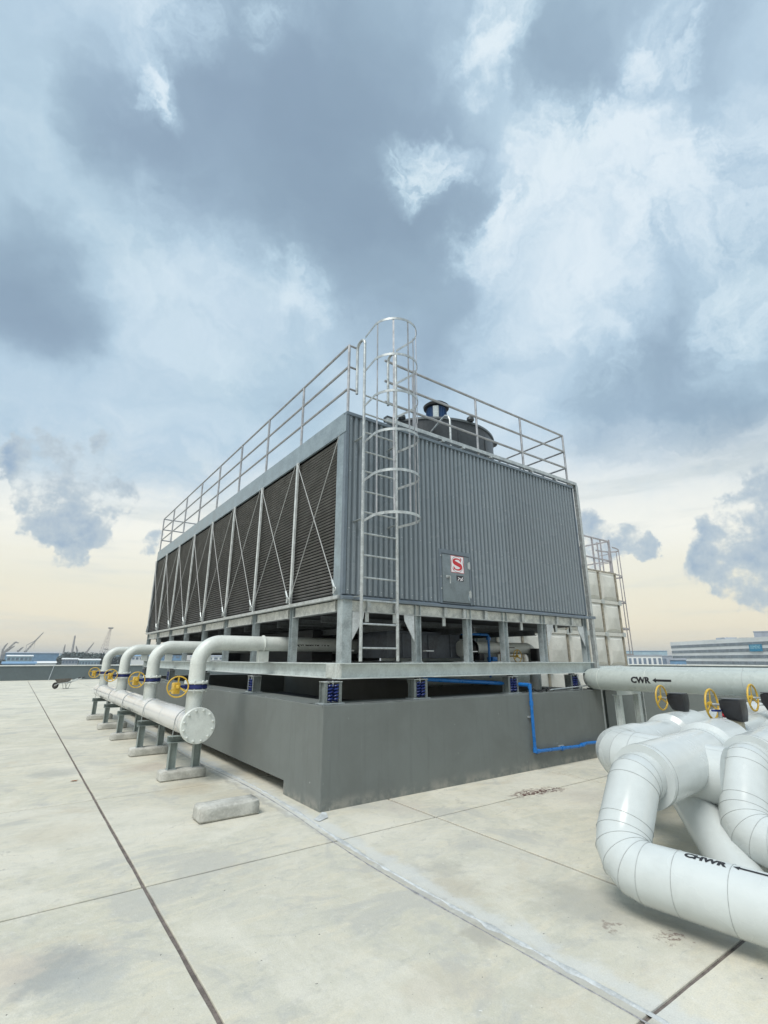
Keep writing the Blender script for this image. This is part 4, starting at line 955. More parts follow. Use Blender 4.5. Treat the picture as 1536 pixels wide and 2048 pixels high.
cb = thing('black_cable', 'loose black cable looped on the plinth top right of the blue pipe', 'cable')
pts = [(3.80, .14, HB+.02)]+[(3.95+.06*k, .12+.05*math.sin(k*1.1), HB+.03+.03*math.sin(k*1.7)) for k in range(9)]+[(4.6, .2, HB+.01)]
m_ = MB(); m_.tube(pts, .011, 8); m_.build('cable_run', BLACK, cb)
cd_ = thing('steel_conduit', 'thin galvanised conduit along the right part of the plinth top', 'conduit')
m_ = MB(); m_.tube([(4.35, .09, HB+.03), (5.25, .09, HB+.06), (5.72, .09, HB+.09)], .012, 8); m_.build('conduit_run', GALV_BRIGHT, cd_)
MB().bar((5.28, .10, HB+.001), (5.20, .12, HB+.27), .02, .02).build('conduit_stay', GALV, cd_)

# ================================================================== RIGHT SIDE PIPEWORK
def mitred(parent, pts, r, seams, n=44, m=JACKET):
    """jacketed pipe: pts = centre line with mitre corners; seams = indices of points that show a lap seam"""
    pts = [Vector(p) for p in pts]; mb = MB(); rings = mb.tube(pts, r, n)
    mb.build('jacket', m, parent, sharp=14)
    if seams: long_seam(parent, rings, n*5//16 if r < .2 else n*11//16)
    for i in seams:
        c = pts[i]; s_ = MB(); s_.tube([c+(v-c)*1.005 for v in rings[i]], .0021, 5, closed=True); s_.build('jacket_seam', SEAM, parent)
def long_seam(parent, rings, j, r=.0016):
    s_ = MB(); s_.tube([R_[j] for R_ in rings], r, 4); s_.build('lap_seam', SEAM, parent)
def fillet(p0, c, p1, R, k):
    """points of a segmented bend replacing corner c"""
    p0, c, p1 = Vector(p0), Vector(c), Vector(p1); a = (p0-c).normalized(); b = (p1-c).normalized()
    ang = a.angle(b); tl = R/math.tan(ang/2); s0 = c+a*tl; s1 = c+b*tl; ctr = c+(a+b).normalized()*(R/math.sin(ang/2))
    u = (s0-ctr); v = (s1-ctr); tot = u.angle(v); ax = u.cross(v).normalized(); out = []
    for i in range(k+1):
        out.append(ctr+Matrix.Rotation(tot*i/k, 3, ax) @ u)
    return out
HD = rad(-5.5)
DX = Vector((math.cos(HD), -math.sin(HD), 0)); DY = Vector((math.sin(HD), math.cos(HD), 0))   # rotated pipe grid
def grid(o, a, b, z): return Vector((o[0], o[1], 0))+DX*a+DY*b+Vector((0, 0, z))
CAPRING = JACKET
def insulated_set(o, ra, rb, zl, zh, label, lblen, sleeve=.50, rise=.42, a_len=4.5, b_len=5.0, text=None, group=None, valve_at=None):
    t0 = thing('insulated_pipe', label, 'pipe', group=group)
    low = grid(o, 0, -a_len, zl); E1 = grid(o, 0, 0, zl); E2 = grid(o, rise, 0, zh); end = grid(o, rise+.30, 0, zh)
    bend1 = fillet(low, E1, E2, .20, 4)
    bend2 = fillet(E1, E2, end, .13, 2)
    pts = [low]
    L0 = (bend1[0]-low).length; k = 1
    while k*.95 < L0-.4: pts.append(low.lerp(bend1[0], k*.95/L0)); k += 1
    pts.append(bend1[0]-(bend1[0]-low).normalized()*.20)
    i0 = len(pts); pts += bend1
    mid = bend1[-1].lerp(bend2[0], .22); pts.append(mid); i1 = len(pts); pts += bend2; pts.append(end)
    mitred(t0, pts, ra, list(range(1, len(pts)-1)))
    # larger sleeve along the upper run with a plain end disc
    s0 = grid(o, rise+.16, 0, zh); s1 = grid(o, rise+b_len, 0, zh)
    pts = [s0, s0.lerp(s1, .012), grid(o, rise+.16+1.35, 0, zh), grid(o, rise+.16+2.5, 0, zh), s1]
    mitred(t0, pts, rb, [1, 2, 3], 56)
    vb = MB(); c0 = grid(o, rise+1.62, 0, zh); c1 = grid(o, rise+2.32, 0, zh); d = (c1-c0).normalized()
    vb.tube([c0, c0+d*.05, c1-d*.05, c1], 0, 56, radii=[rb+.002, rb+.05, rb+.05, rb+.002]); vb.build('valve_jacket', JACKET, t0, sharp=20)
    return t0
G_ = 'white insulated pipes on the right'
OA = (.615, -3.08)
pa = insulated_set(OA, .178, .235, .255, .715, 'large white jacketed pipe lettered CHWR with mitred bend, nearest', 1, group=G_)
# lettering on the near run
dA = -DY; up_ = (Vector((0, 0, 1))*math.cos(rad(22))+DX*-math.sin(rad(22))).normalized()
def pipe_text(parent, body, size, o, zc, r, start, ang, name='pipe_lettering', arrow=None, bold=.004, squeeze=1.0, flip=1, fill=INK):
    """lettering reading along -DY on a pipe whose axis passes o; ang = elevation of the reading side"""
    right = -DY; nrm = (-DX*math.cos(ang)+Vector((0, 0, 1))*math.sin(ang)); up = nrm.cross(right)
    if right.cross(up).dot(nrm) < 0: up = -up
    base = grid(o, 0, -start, zc)
    vs, fs = text_mb(body, size, right, up, base, .002, wrap=r, bold=bold, squeeze=squeeze)
    # centre letters vertically on the reading line
    sh = -size*.35/r
    rot = Matrix.Rotation(sh, 3, nrm.cross(up)) if True else None
    out = []
    for v in vs:
        w_ = v-grid(o, 0, 0, zc); al = DY*w_.dot(DY); pr = w_-al; out.append(grid(o, 0, 0, zc)+al+rot @ pr)
    MB().add(out, fs).build(name, fill, parent, smooth=False)
    if arrow:
        a0_, a1_ = arrow; mb = MB(); hh = size*.13; vs = []; m = 7
        st = [(a0_, .002), (a0_+size*.14, size*.10), (a0_+size*.28, size*.20), (a0_+size*.42, size*.30), (a0_+size*.43, hh)]+[(a0_+size*.43+(a1_-a0_-size*.43)*k/5, hh) for k in range(1, 6)]
        for s_, hw in st:
            for j in range(m):
                a_ = hw*(2*j/(m-1)-1)/r; dirv = nrm*math.cos(a_)+up*math.sin(a_); vs.append(grid(o, 0, -s_, zc)+dirv*(r+.0022))
        mb.add(vs, [(i*m+j, i*m+j+1, (i+1)*m+j+1, (i+1)*m+j) for i in range(len(st)-1) for j in range(m-1)]); mb.build('flow_arrow', fill, parent, smooth=False)
pipe_text(pa, 'CHWR', .072, OA, .255, .178, .45, rad(84), arrow=(.71, 1.05))
OC = (1.92, -3.38)
pc = insulated_set(OC, .178, .235, .255, .715, 'white jacketed pipe bend at the right edge, behind the lettered pipe', 1, group=G_)
OD = (2.12, -2.24); ZD = .685
pd_ = thing('insulated_pipe', 'white jacketed pipe turning back on itself, farthest of the group and close to the plinth', 'pipe', group=G_)
RD = .24; low = grid(OD, 0, -1.0, ZD-.06); cor = grid(OD, 0, 0, ZD); far = grid(OD, 5.5, 0, ZD)
bd = fillet(low, cor, far, .25, 4)
mitred(pd_, [low]+bd+[grid(OD, .62, 0, ZD)], RD, [1, 2, 3, 4, 5], 56)
mitred(pd_, [grid(OD, .60, 0, ZD), grid(OD, 2.9, 0, ZD), grid(OD, 4.0, 0, ZD), far], RD*.93, [1, 2], 56)
vb = MB(); c0 = grid(OD, 1.45, 0, ZD); c1_ = grid(OD, 2.35, 0, ZD); d_ = (c1_-c0).normalized()
vb.tube([c0, c0+d_*.04, c1_-d_*.04, c1_], 0, 56, radii=[RD*.93+.002, RD+.04, RD+.04, RD*.93+.002]); vb.build('valve_jacket', JACKET, pd_, sharp=20)
# inclined branch under the middle pipe
br = thing('branch_pipe', 'short white jacketed branch slanting down between the two near bends', 'pipe', group=G_)
mitred(br, [(2.25, -2.86, .41), (1.65, -3.515, -.12)], .17, [])

# valves with black jacketed gearboxes and yellow wheels
wm2 = wheel_mesh(.155, .0115, YEL, dish=.0)
def gear_valve(loc, label, s=1.0, rot=0):
    v = thing('gear_valve', label, 'valve', group='gear operated valves with yellow handwheels')
    v.location = loc
    MB().box(-.055, .055, -.055, .055, -.10, .02).build('valve_neck', mat('raw_brass', (.42, .38, .28), .5), v, bevel=.01)
    A = [(-.13, -.10, .03), (.13, -.10, .03), (.13, .10, .03), (-.13, .10, .03)]
    gbm = MB(); gbm.add([(-.09, -.09, .02), (.12, -.09, .0), (.12, .09, .0), (-.09, .09, .02), (-.15, -.11, .12), (.135, -.11, .10), (.135, .11, .10), (-.15, .11, .12), (-.15, -.11, .215), (.135, -.11, .225), (.135, .11, .225), (-.15, .11, .215)],
        [(3, 2, 1, 0), (0, 1, 5, 4), (1, 2, 6, 5), (2, 3, 7, 6), (3, 0, 4, 7), (4, 5, 9, 8), (5, 6, 10, 9), (6, 7, 11, 10), (7, 4, 8, 11), (8, 9, 10, 11)])
    gbm.v = [(x*.72+.0, y*.85, z) for x, y, z in gbm.v]; gbm.build('gearbox_jacket', BLACK, v, bevel=.018)
    MB().box(-.102, .090, -.085, .085, .2205, .232).build('jacket_top', FANM, v, bevel=.008)
    s_ = MB(); s_.cyl((-.10, 0, .16), (-.215, 0, .16), .012, 12); s_.build('spindle', GALV_BRIGHT, v)
    w_ = link('handwheel', wm2, v, loc=(-.215, 0, .16)); w_.rotation_euler = (0, 0, rad(-90)); 
    v.rotation_euler = (0, 0, rad(rot)); v.scale = (s, s, s)
    return v
gear_valve((3.42, -2.93, .965), 'black gearbox with yellow handwheel on the middle white pipe', rot=-90, s=1.0)
gear_valve((4.15, -2.03, .955), 'black gearbox with yellow handwheel on the rear white pipe, leftmost of these', rot=-90, s=.98)
gear_valve((4.62, -2.93, .985), 'black gearbox with yellow handwheel at the right edge of the photo', rot=-90)
tv = thing('ball_valve', 'small blue-handled ball valve on top of a white pipe at the right edge', 'valve')
c_ = grid(OA, 2.72, 0, .97); m_ = MB(); m_.cyl(c_, c_+Vector((0, 0, .10)), .02, 10); m_.build('valve_stem', GALV_BRIGHT, tv)
MB().bar(c_+Vector((-.16, 0, .11)), c_+Vector((.02, 0, .10)), .035, .02).build('valve_lever', SPRING, tv)
MB().cyl(c_+Vector((.02, 0, .07)), c_+Vector((.12, 0, .05)), .03, 10).build('valve_end', RED, tv)

# condenser water return pipes passing behind
def cwr(name_label, ox, oy, z, r, lab, back=.10, elbow=True, group='horizontal condenser water pipes'):
    t0 = thing('condenser_water_pipe', name_label, 'pipe', group=group)
    far = grid((ox, oy), 0, back, z); near = grid((ox, oy), 0, -7.5, z)
    if elbow:
        end = far+Vector((1.6, .25, 0)); b_ = fillet(end, far, near, r*1.3, 10)
        pts = [end]+b_
    else: pts = [far]
    pts += [grid((ox, oy), 0, -s, z) for s in (.95, 2.3, 4.2)]+[near]
    mb = MB(); rings = mb.tube(pts, r, 40); mb.build('pipe_run', m_cwr, t0, sharp=30)
    k0 = len(pts)-5
    for i in (k0, k0+1, k0+2, k0+3):
        c = pts[i]; s_ = MB(); s_.tube([c+(v-c)*1.004 for v in rings[i]], .003, 5, closed=True); s_.build('weld_seam', SEAM if i == k0+2 else PIPEW, t0)
    return t0
m_cwr = mat('pale_pipe_gloss', (.45, .50, .48), .3, 0, .04, 3)
OW = (5.50, 0.0); RW = .18
c1 = cwr('pale horizontal pipe lettered CWR with a black arrow', OW[0], OW[1], 1.269, RW, True, back=.06)
c2 = cwr('pale horizontal pipe running just behind the CWR pipe', OW[0]+.62, OW[1]+.2, 1.30, RW, False, back=.25)
pipe_text(c1, 'CWR', .125, OW, 1.269, RW, .74, rad(4), arrow=(1.08, 1.36), bold=.007)
tp = thing('transfer_pipe', 'pale pipe seen through the gap under the right end of the beam', 'pipe')
m_ = MB(); m_.tube([(3.1, 2.2, 1.26), (6.6, 2.2, 1.26)], .16, 28); m_.build('pipe_run', m_cwr, tp)
ws = thing('pipe_support', 'grey steel stand under the left end of the CWR pipe', 'pipe support')
for x in (5.72, 6.35):
    MB().ibeam((x, -.30, .002), (x, -.30, 1.0), .09, .10, .008, .007, up=(0, 1, 0)).build('support_leg', BEAM, ws)
MB().channel((5.62, -.30, 1.045), (6.42, -.30, 1.045), .10, .085, .008, flip=-1).build('cross_member', BEAM, ws)
MB().box(5.60, 5.78, -.36, -.24, 1.089, 1.098).build('saddle_plate', BEAM, ws)
a_ = MB(); a_.bar((6.50, -.33, .002), (6.50, -.33, 1.09), .03, .03); a_.build('angle_stay', GALV_BRIGHT, ws)
ws2 = thing('pipe_support', 'steel stand under the CWR pipe between two handwheels', 'pipe support')
for x in (6.0, 6.55):
    MB().ibeam((x, -2.5, .002), (x, -2.5, .985), .09, .10, .008, .007, up=(0, 1, 0)).build('support_leg', BEAM, ws2)
MB().channel((5.5, -2.5, 1.03), (6.7, -2.5, 1.03), .10, .085, .008, flip=-1).build('cross_member', BEAM, ws2)

# ================================================================== WATER TANK
tk = thing('water_tank', 'tall cream panel water tank behind the right end of the cooling tower', 'water tank')
TX1, TY0, TZ1, TN = 12.78, 3.35, 4.36, 6
TX0, TDEP = TX1-TN*1.0, 5
TZ0 = TZ1-4
def tank_panel():
    """pressed square panel with pyramidal bulge"""
    g = .03; mb = MB(); w = .5-g; i = .36; j = .17
    vs = [(-.5, 0, -.5), (.5, 0, -.5), (.5, 0, .5), (-.5, 0, .5), (-w, -.0, -w), (w, -.0, -w), (w, -.0, w), (-w, -.0, w),
          (-i, -.05, -i), (i, -.05, -i), (i, -.05, i), (-i, -.05, i), (0, -.12, 0)]
    vs += [(0, -.075, -i*.9), (i*.9, -.075, 0), (0, -.075, i*.9), (-i*.9, -.075, 0)]
    fs = [(0, 1, 5, 4), (1, 2, 6, 5), (2, 3, 7, 6), (3, 0, 4, 7), (4, 5, 9, 8), (5, 6, 10, 9), (6, 7, 11, 10), (7, 4, 8, 11),
          (8, 9, 13), (9, 10, 14), (10, 11, 15), (11, 8, 16), (8, 13, 12), (13, 9, 12), (9, 14, 12), (14, 10, 12), (10, 15, 12), (15, 11, 12), (11, 16, 12), (16, 8, 12)]
    return mb.add(vs, fs).mesh('tank_panel', TANK, smooth=False)
tpm = tank_panel()
MB().box(TX0, TX1, TY0+.02, TY0+TDEP, TZ0, TZ1-.01).build('tank_body', TANK, tk)
for i in range(TN):
    for j in range(4): link('tank_panel', tpm, tk, loc=(TX0+.5+i, TY0, TZ0+.5+j))
for i in range(TDEP):
    for j in range(4):
        o_ = link('tank_panel', tpm, tk, loc=(TX1+.001, TY0+.52+i, TZ0+.5+j)); o_.rotation_euler = (0, 0, rad(90))
for i in range(TN+1): MB().box(TX0+i-.028, TX0+i+.028, TY0-.045, TY0-.002, TZ0, TZ1).build('vertical_joint', TANKRIB, tk)
for j in range(1, 5):
    MB().box(TX0-.03, TX1+.03, TY0-.06, TY0-.046, TZ0+j-.05, TZ0+j+.05 if j < 4 else TZ1).build('horizontal_joint', TANK if j < 4 else TANKRIB, tk)
for i in range(TN+1):
    for j in range(1, 4): MB().box(TX0+i-.07, TX0+i+.07, TY0-.09, TY0-.061, TZ0+j-.07, TZ0+j+.07).build('corner_cleat', GALV, tk)
MB().box(TX0-.2, TX1+.2, TY0-.1, TY0+TDEP+.1, .001, TZ0-.001).build('tank_base', PLINTH, tk)
tr = thing('tank_guard_rail', 'grey guard rail on the roof of the cream water tank', 'guard rail')
TR = mat('tank_rail_grey', (.40, .38, .40), .5, .2)
for i in range(0, 2*TN+1):
    m_ = MB(); m_.bar((TX0+.02+i*.495, TY0+.03, TZ1), (TX0+.02+i*.495, TY0+.03, TZ1+1.12), .045 if i % 2 == 0 else .03, .04); m_.build('rail_post', TR, tr)
for z in (1.10, .42): MB().bar((TX0, TY0+.03, TZ1+z), (TX1, TY0+.03, TZ1+z), .04, .04).build('rail_bar', TR, tr)
for i in (1, 2, 3, 4): m_ = MB(); m_.bar((TX1-.03, TY0+i*1.1, TZ1), (TX1-.03, TY0+i*1.1, TZ1+1.12), .04, .04); m_.build('rail_post', TR, tr)
for z in (1.10, .42): MB().bar((TX1-.03, TY0+.05, TZ1+z), (TX1-.03, TY0+4.6, TZ1+z), .04, .04).build('rail_bar', TR, tr)
tl = thing('tank_ladder', 'caged ladder on the right flank of the cream water tank', 'ladder')
lyc = TY0+.32
for y in (lyc-.22, lyc+.22): MB().bar((TX1+.14, y, TZ0+.6), (TX1+.14, y, TZ1+1.2), .04, .03).build('stile', TR, tl)
for k in range(14): MB().bar((TX1+.14, lyc-.2, TZ0+.8+k*.3), (TX1+.14, lyc+.2, TZ0+.8+k*.3), .02, .02).build('rung', TR, tl)
for z in (TZ1+.92, TZ1-.02, TZ1-.90, TZ1-1.78, TZ1-2.6):
    P = [Vector((TX1+.14+.80*math.sin(rad(a)), lyc-.30*math.cos(rad(a)), z)) for a in range(0, 181, 15)]
    ribbon(P, .05, .008).build('cage_hoop', TR, tl)
for a in (50, 90, 130):
    x, y = TX1+.14+.79*math.sin(rad(a)), lyc-.30*math.cos(rad(a)); MB().bar((x, y, TZ1-2.62), (x, y, TZ1+.94), .03, .008).build('cage_strap', TR, tl)

# ================================================================== SMALL THINGS ON THE ROOF
wb = thing('wheelbarrow', 'old steel wheelbarrow standing on the roof near the far parapet', 'wheelbarrow')
tray = MB()
T0 = [(-.50, -.24, .58), (.36, -.30, .62), (.36, .30, .62), (-.50, .24, .58)]; T1 = [(-.30, -.15, .33), (.24, -.20, .33), (.24, .20, .33), (-.30, .15, .33)]
t_in = [(x*.96, y*.95, z+.004) for x, y, z in T0]; t_in2 = [(x*.94, y*.92, z+.02) for x, y, z in T1]
tray.add(T0+T1+t_in+t_in2, [(7, 6, 5, 4)]+[(i, (i+1) % 4, 4+(i+1) % 4, 4+i) for i in range(4)]+[(12, 13, 14, 15)]+[(8+i, 12+i, 12+(i+1) % 4, 8+(i+1) % 4) for i in range(4)]+[(i, 8+i, 8+(i+1) % 4, (i+1) % 4) for i in range(4)])
tray.build('tray', RUST, wb)
wl = MB(); wl.torus((-.48, 0, .20), (0, 1, 0), .145, .05, 28, 10); wl.build('tyre', RUBBER, wb)
wl = MB(); wl.lathe([(.10, -.03), (.10, .03)], (-.48, 0, .20), (0, 1, 0), 20); wl.build('rim', RUST, wb)
for s_ in (-1, 1):
    m_ = MB(); m_.tube([(-.50, .07*s_, .20), (-.25, .14*s_, .32), (.35, .24*s_, .38), (.85, .28*s_, .58), (1.05, .28*s_, .66)], .024, 8); m_.build('handle', GALV, wb)
    m_ = MB(); m_.tube([(.98, .28*s_, .635), (1.15, .28*s_, .69)], .030, 8); m_.build('grip', RUBBER, wb)
    m_ = MB(); m_.tube([(.02, .17*s_, .34), (.12, .2*s_, .03), (.26, .2*s_, .03), (.34, .22*s_, .36)], .013, 8); m_.build('leg', RUST, wb)
wb.location = (-.55, 28.7, .002); wb.rotation_euler = (0, 0, rad(-28)); wb.scale = (.84, .84, .9)
pole = MB(); pole.tube([(-.62, 42.3, .02), (-.35, 43.42, 1.10)], .022, 8)
tag(pole.build('leaning_pole', GALV_BRIGHT), 'thin pale pole leaning on the parapet behind the wheelbarrow', 'pole')
lf = MB(); lf.add([(-.05, 0, .004), (-.02, .018, .012), (.02, .02, .010), (.055, .006, .016), (.02, -.018, .005), (-.02, -.02, .010)], [(0, 1, 5), (1, 2, 4, 5), (2, 3, 4)])
o_ = lf.build('dry_leaf', LEAFM, smooth=False); o_.location = (-2.037, 3.21, .001); tag(o_, 'curled brown dry leaf on the concrete left of the header supports', 'leaf')

# ================================================================== DISTANT SURROUNDINGS
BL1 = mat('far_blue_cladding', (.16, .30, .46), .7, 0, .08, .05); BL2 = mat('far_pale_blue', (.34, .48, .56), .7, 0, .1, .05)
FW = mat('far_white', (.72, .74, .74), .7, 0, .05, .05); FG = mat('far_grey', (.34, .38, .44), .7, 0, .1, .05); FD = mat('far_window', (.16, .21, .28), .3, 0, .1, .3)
CRN = mat('crane_grey', (.34, .33, .33), .7)
def facing_box(px0, px1, pytop, dist, depth):
    """footprint between two sight lines; returns origin, along, normal, length, top height"""
    a = heading(px0, dist); b = heading(px1, dist); al = (b-a); L = al.length; al.normalize(); nr = Vector((-al.y, al.x, 0))
    if nr.dot(a-CAM) < 0: nr = -nr
    return a, al, nr, L, height((px0+px1)/2, pytop, dist)
def obox(mb, a, al, nr, u0, u1, d0, d1, z0, z1, mi=0):
    P = [a+al*u0+nr*d0, a+al*u1+nr*d0, a+al*u1+nr*d1, a+al*u0+nr*d1]
    return mb.add([(p.x, p.y, z0) for p in P]+[(p.x, p.y, z1) for p in P], [(0, 3, 2, 1), (4, 5, 6, 7), (0, 1, 5, 4), (1, 2, 6, 5), (2, 3, 7, 6), (3, 0, 4, 7)], mi)
def shed(label, px0, px1, py, dist, depth, wall, roofm, roofh=.08, windows=0, group='harbour sheds beyond the parapet', cat='building'):
    a, al, nr, L, zt = facing_box(px0, px1, py, dist, depth)
    b_ = thing('harbour_shed', label, cat, group=group)
    H = zt-GZ; rh = H*roofh
    obox(MB(), a, al, nr, 0, L, 0, depth, GZ, zt-rh).build('wall', wall, b_)
    rf = MB(); P0 = a-nr*.5; vs = []
    for u in (-.5, L+.5):
        for d_, z_ in ((-.5, zt-rh), (depth*.5, zt), (depth+.5, zt-rh)): q = a+al*u+nr*d_; vs.append((q.x, q.y, z_))
    rf.add(vs, [(0, 1, 4, 3), (1, 2, 5, 4), (0, 2, 1), (3, 4, 5), (0, 3, 5, 2)]); rf.build('roof', roofm, b_)
    for k in range(windows):
        u0 = L*(k+.18)/windows; u1 = L*(k+.82)/windows
        obox(MB(), a, al, nr, u0, u1, -.15, .05, zt-rh-2.6, zt-rh-1.0).build('window', FD, b_)
    return b_
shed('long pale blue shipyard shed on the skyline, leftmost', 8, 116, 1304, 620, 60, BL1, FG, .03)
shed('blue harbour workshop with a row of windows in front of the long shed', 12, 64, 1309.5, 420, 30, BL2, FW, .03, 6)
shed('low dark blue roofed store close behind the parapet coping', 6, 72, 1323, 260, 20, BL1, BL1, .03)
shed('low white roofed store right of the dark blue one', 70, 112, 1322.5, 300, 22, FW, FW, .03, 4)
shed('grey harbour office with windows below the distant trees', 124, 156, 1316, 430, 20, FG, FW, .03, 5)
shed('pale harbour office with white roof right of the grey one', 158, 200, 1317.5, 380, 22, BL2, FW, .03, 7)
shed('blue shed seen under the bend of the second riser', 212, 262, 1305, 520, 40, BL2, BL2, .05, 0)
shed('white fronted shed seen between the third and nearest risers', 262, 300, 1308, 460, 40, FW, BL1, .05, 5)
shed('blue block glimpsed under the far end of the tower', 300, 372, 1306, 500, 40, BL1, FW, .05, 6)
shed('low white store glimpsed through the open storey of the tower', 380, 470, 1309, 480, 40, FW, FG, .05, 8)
# right skyline
a, al, nr, L, zt = facing_box(1346, 1560, 1284, 330, 60)
ob_ = thing('office_block', 'large white office block with grey window bands and a teal sign', 'building')
al2 = (heading(1580, 262)-heading(1346, 330)).normalized(); a = heading(1346, 330); nr2 = Vector((-al2.y, al2.x, 0)); nr2 = nr2 if nr2.dot(a-CAM) > 0 else -nr2
L2 = (heading(1580, 262)-a).length; zt = height(1346, 1284.5, 330)
obox(MB(), a, al2, nr2, 0, L2, 0, 50, GZ, zt-.002).build('wall', FW, ob_)
fh = 2.75
for k in range(10):
    z1 = zt-1.9-k*fh; fb = obox(MB(), a, al2, nr2, .6, L2-2.5, -.12, .06, z1-1.35, z1).build('window_band', FD, ob_)
    fb.data.materials.clear(); fb.data.materials.append(mat('band_glass', (.20, .24, .28), .35, 0, .15, .3))
    for q in range(14):
        if k > 4: break
        u = .6+(L2-3.1)*(q+1)/15; obox(MB(), a, al2, nr2, u-.08, u+.08, -.16, -.13, z1-1.35, z1).build('mullion', FG, fb)
def wall_u(px):  # distance along the facade of a sight line
    d = ray(px, 1322); d = Vector((d.x, d.y, 0)).normalized(); c = Vector((CAM.x, CAM.y, 0)); w_ = a-c; den = d.x*(-al2.y)+d.y*al2.x
    t_ = (w_.x*(-al2.y)+w_.y*al2.x)/den; p = c+d*t_; return (p-a).dot(al2), t_
u0, t0_ = wall_u(1506); u1, t1_ = wall_u(1531)
sgn = obox(MB(), a, al2, nr2, u0, u1, -.5, -.2, height(1518, 1303, t0_), height(1518, 1289, t0_)).build('rooftop_sign', mat('teal_sign', (.02, .24, .42), .5), ob_)
sc_ = (u1-u0)*.82; vs, fs = text_mb('SIEMENS', 1.0, al2, (0, 0, 1), (0, 0, 0), .0)
wmax = max(Vector(v).dot(al2) for v in vs); k_ = sc_/wmax; o0 = a+al2*(u0+(u1-u0)*.09)-nr2*.52; zc_ = height(1518, 1297.4, t0_)
MB().add([(o0.x+al2.x*Vector(v).dot(al2)*k_, o0.y+al2.y*Vector(v).dot(al2)*k_, zc_+v.z*k_*1.2) for v in vs], fs).build('sign_lettering', mat('pale_sign_text', (.45, .75, .82), .5), sgn, smooth=False)
for (pa_, pb_, h_) in ((1424, 1442, 1.0),): 
    q0, _ = wall_u(pa_); q1, _ = wall_u(pb_); obox(MB(), a, al2, nr2, q0, q1, 4, 10, zt, zt+h_).build('plant_room', FG, ob_)
def block_building(label, px0, px1, py, dist, depth, m, bands=0, group='far buildings on the right skyline', top=None):
    a, al, nr, L, zt = facing_box(px0, px1, py, dist, depth); b_ = thing('far_building', label, 'building', group=group)
    obox(MB(), a, al, nr, 0, L, 0, depth, GZ, zt).build('wall', m, b_)
    obox(MB(), a, al, nr, -.3, L+.3, -.3, depth, zt, zt+.7).build('roof', top or FG, b_)
    for k in range(bands):
        u0 = L*(k+.2)/bands; u1 = L*(k+.75)/bands
        obox(MB(), a, al, nr, u0, u1, -.2, .05, zt-7.5, zt-1.2).build('window', FD, b_)
    return b_
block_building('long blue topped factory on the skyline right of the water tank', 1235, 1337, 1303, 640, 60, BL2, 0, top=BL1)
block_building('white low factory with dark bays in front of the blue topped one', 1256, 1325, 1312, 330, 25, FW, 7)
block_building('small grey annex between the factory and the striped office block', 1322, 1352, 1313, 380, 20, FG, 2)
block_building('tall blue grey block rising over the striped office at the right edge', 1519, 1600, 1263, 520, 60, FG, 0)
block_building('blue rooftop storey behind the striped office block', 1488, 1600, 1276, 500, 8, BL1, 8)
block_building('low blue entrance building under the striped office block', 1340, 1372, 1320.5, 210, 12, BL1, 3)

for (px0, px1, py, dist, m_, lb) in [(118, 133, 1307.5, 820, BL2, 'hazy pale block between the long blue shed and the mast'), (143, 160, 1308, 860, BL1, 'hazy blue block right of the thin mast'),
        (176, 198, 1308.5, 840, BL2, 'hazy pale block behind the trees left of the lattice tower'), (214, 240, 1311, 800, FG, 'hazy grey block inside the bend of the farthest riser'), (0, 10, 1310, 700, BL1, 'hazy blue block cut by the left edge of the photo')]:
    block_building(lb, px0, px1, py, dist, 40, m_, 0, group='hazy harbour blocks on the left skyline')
# trees on the harbour skyline
TRE = mat('hazed_foliage', (.10, .135, .135), .9, 0, .35, .6)  # leaf green paled towards blue: part of the distance haze is in the colour
TRK = mat('far_trunk', (.10, .08, .06), .9)
def leafy_tree(label, px, py, dist, wpx, seed):
    r = random.Random(seed); c = heading(px, dist); zt = height(px, py, dist); R_ = wpx/FPX*dist*.5; H = (zt-GZ)
    t0 = thing('skyline_tree', label, 'tree', group='trees on the harbour skyline')
    m_ = MB(); m_.tube([(c.x, c.y, GZ), (c.x+.3, c.y, GZ+H*.5), (c.x, c.y, GZ+H*.85)], 0, 8, radii=[.7, .5, .15]); m_.build('trunk', TRK, t0)
    vs = []; fs = []
    lobes = [(Vector((r.uniform(-.6, .6)*R_, r.uniform(-.6, .6)*R_, r.uniform(-.55, .15)*R_*.9)), r.uniform(.4, .62)*R_) for _ in range(9)]
    for lc, lr in lobes:
        for _ in range(150):
            d = Vector((r.gauss(0, 1), r.gauss(0, 1), r.gauss(0, .8))).normalized()*lr*r.uniform(.75, 1.08)
            p = Vector((c.x, c.y, zt-R_*.75))+lc+d
            if p.z > zt: p.z = zt-r.uniform(0, .5)
            s_ = R_*r.uniform(.07, .15); u = Vector((r.gauss(0, 1), r.gauss(0, 1), r.gauss(0, 1))).normalized(); w_ = u.orthogonal().normalized(); k = len(vs)
            vs += [p-u*s_, p+w_*s_, p+u*s_, p-w_*s_]; fs.append((k, k+1, k+2, k+3))
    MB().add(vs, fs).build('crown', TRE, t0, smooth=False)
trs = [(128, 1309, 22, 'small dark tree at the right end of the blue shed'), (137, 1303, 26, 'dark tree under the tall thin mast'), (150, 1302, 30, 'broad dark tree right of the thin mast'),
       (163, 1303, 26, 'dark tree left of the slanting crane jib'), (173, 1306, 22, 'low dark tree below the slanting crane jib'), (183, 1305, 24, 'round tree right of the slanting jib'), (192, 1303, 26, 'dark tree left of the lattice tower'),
       (203, 1307, 22, 'dark tree at the foot of the lattice tower'), (4, 1312, 26, 'dark tree at the left edge of the photo'), (222, 1308, 24, 'tree inside the bend of the farthest riser'), (246, 1307, 22, 'tree inside the bend of the second farthest riser'), (1332, 1309, 14, 'small tree left of the striped office block')]
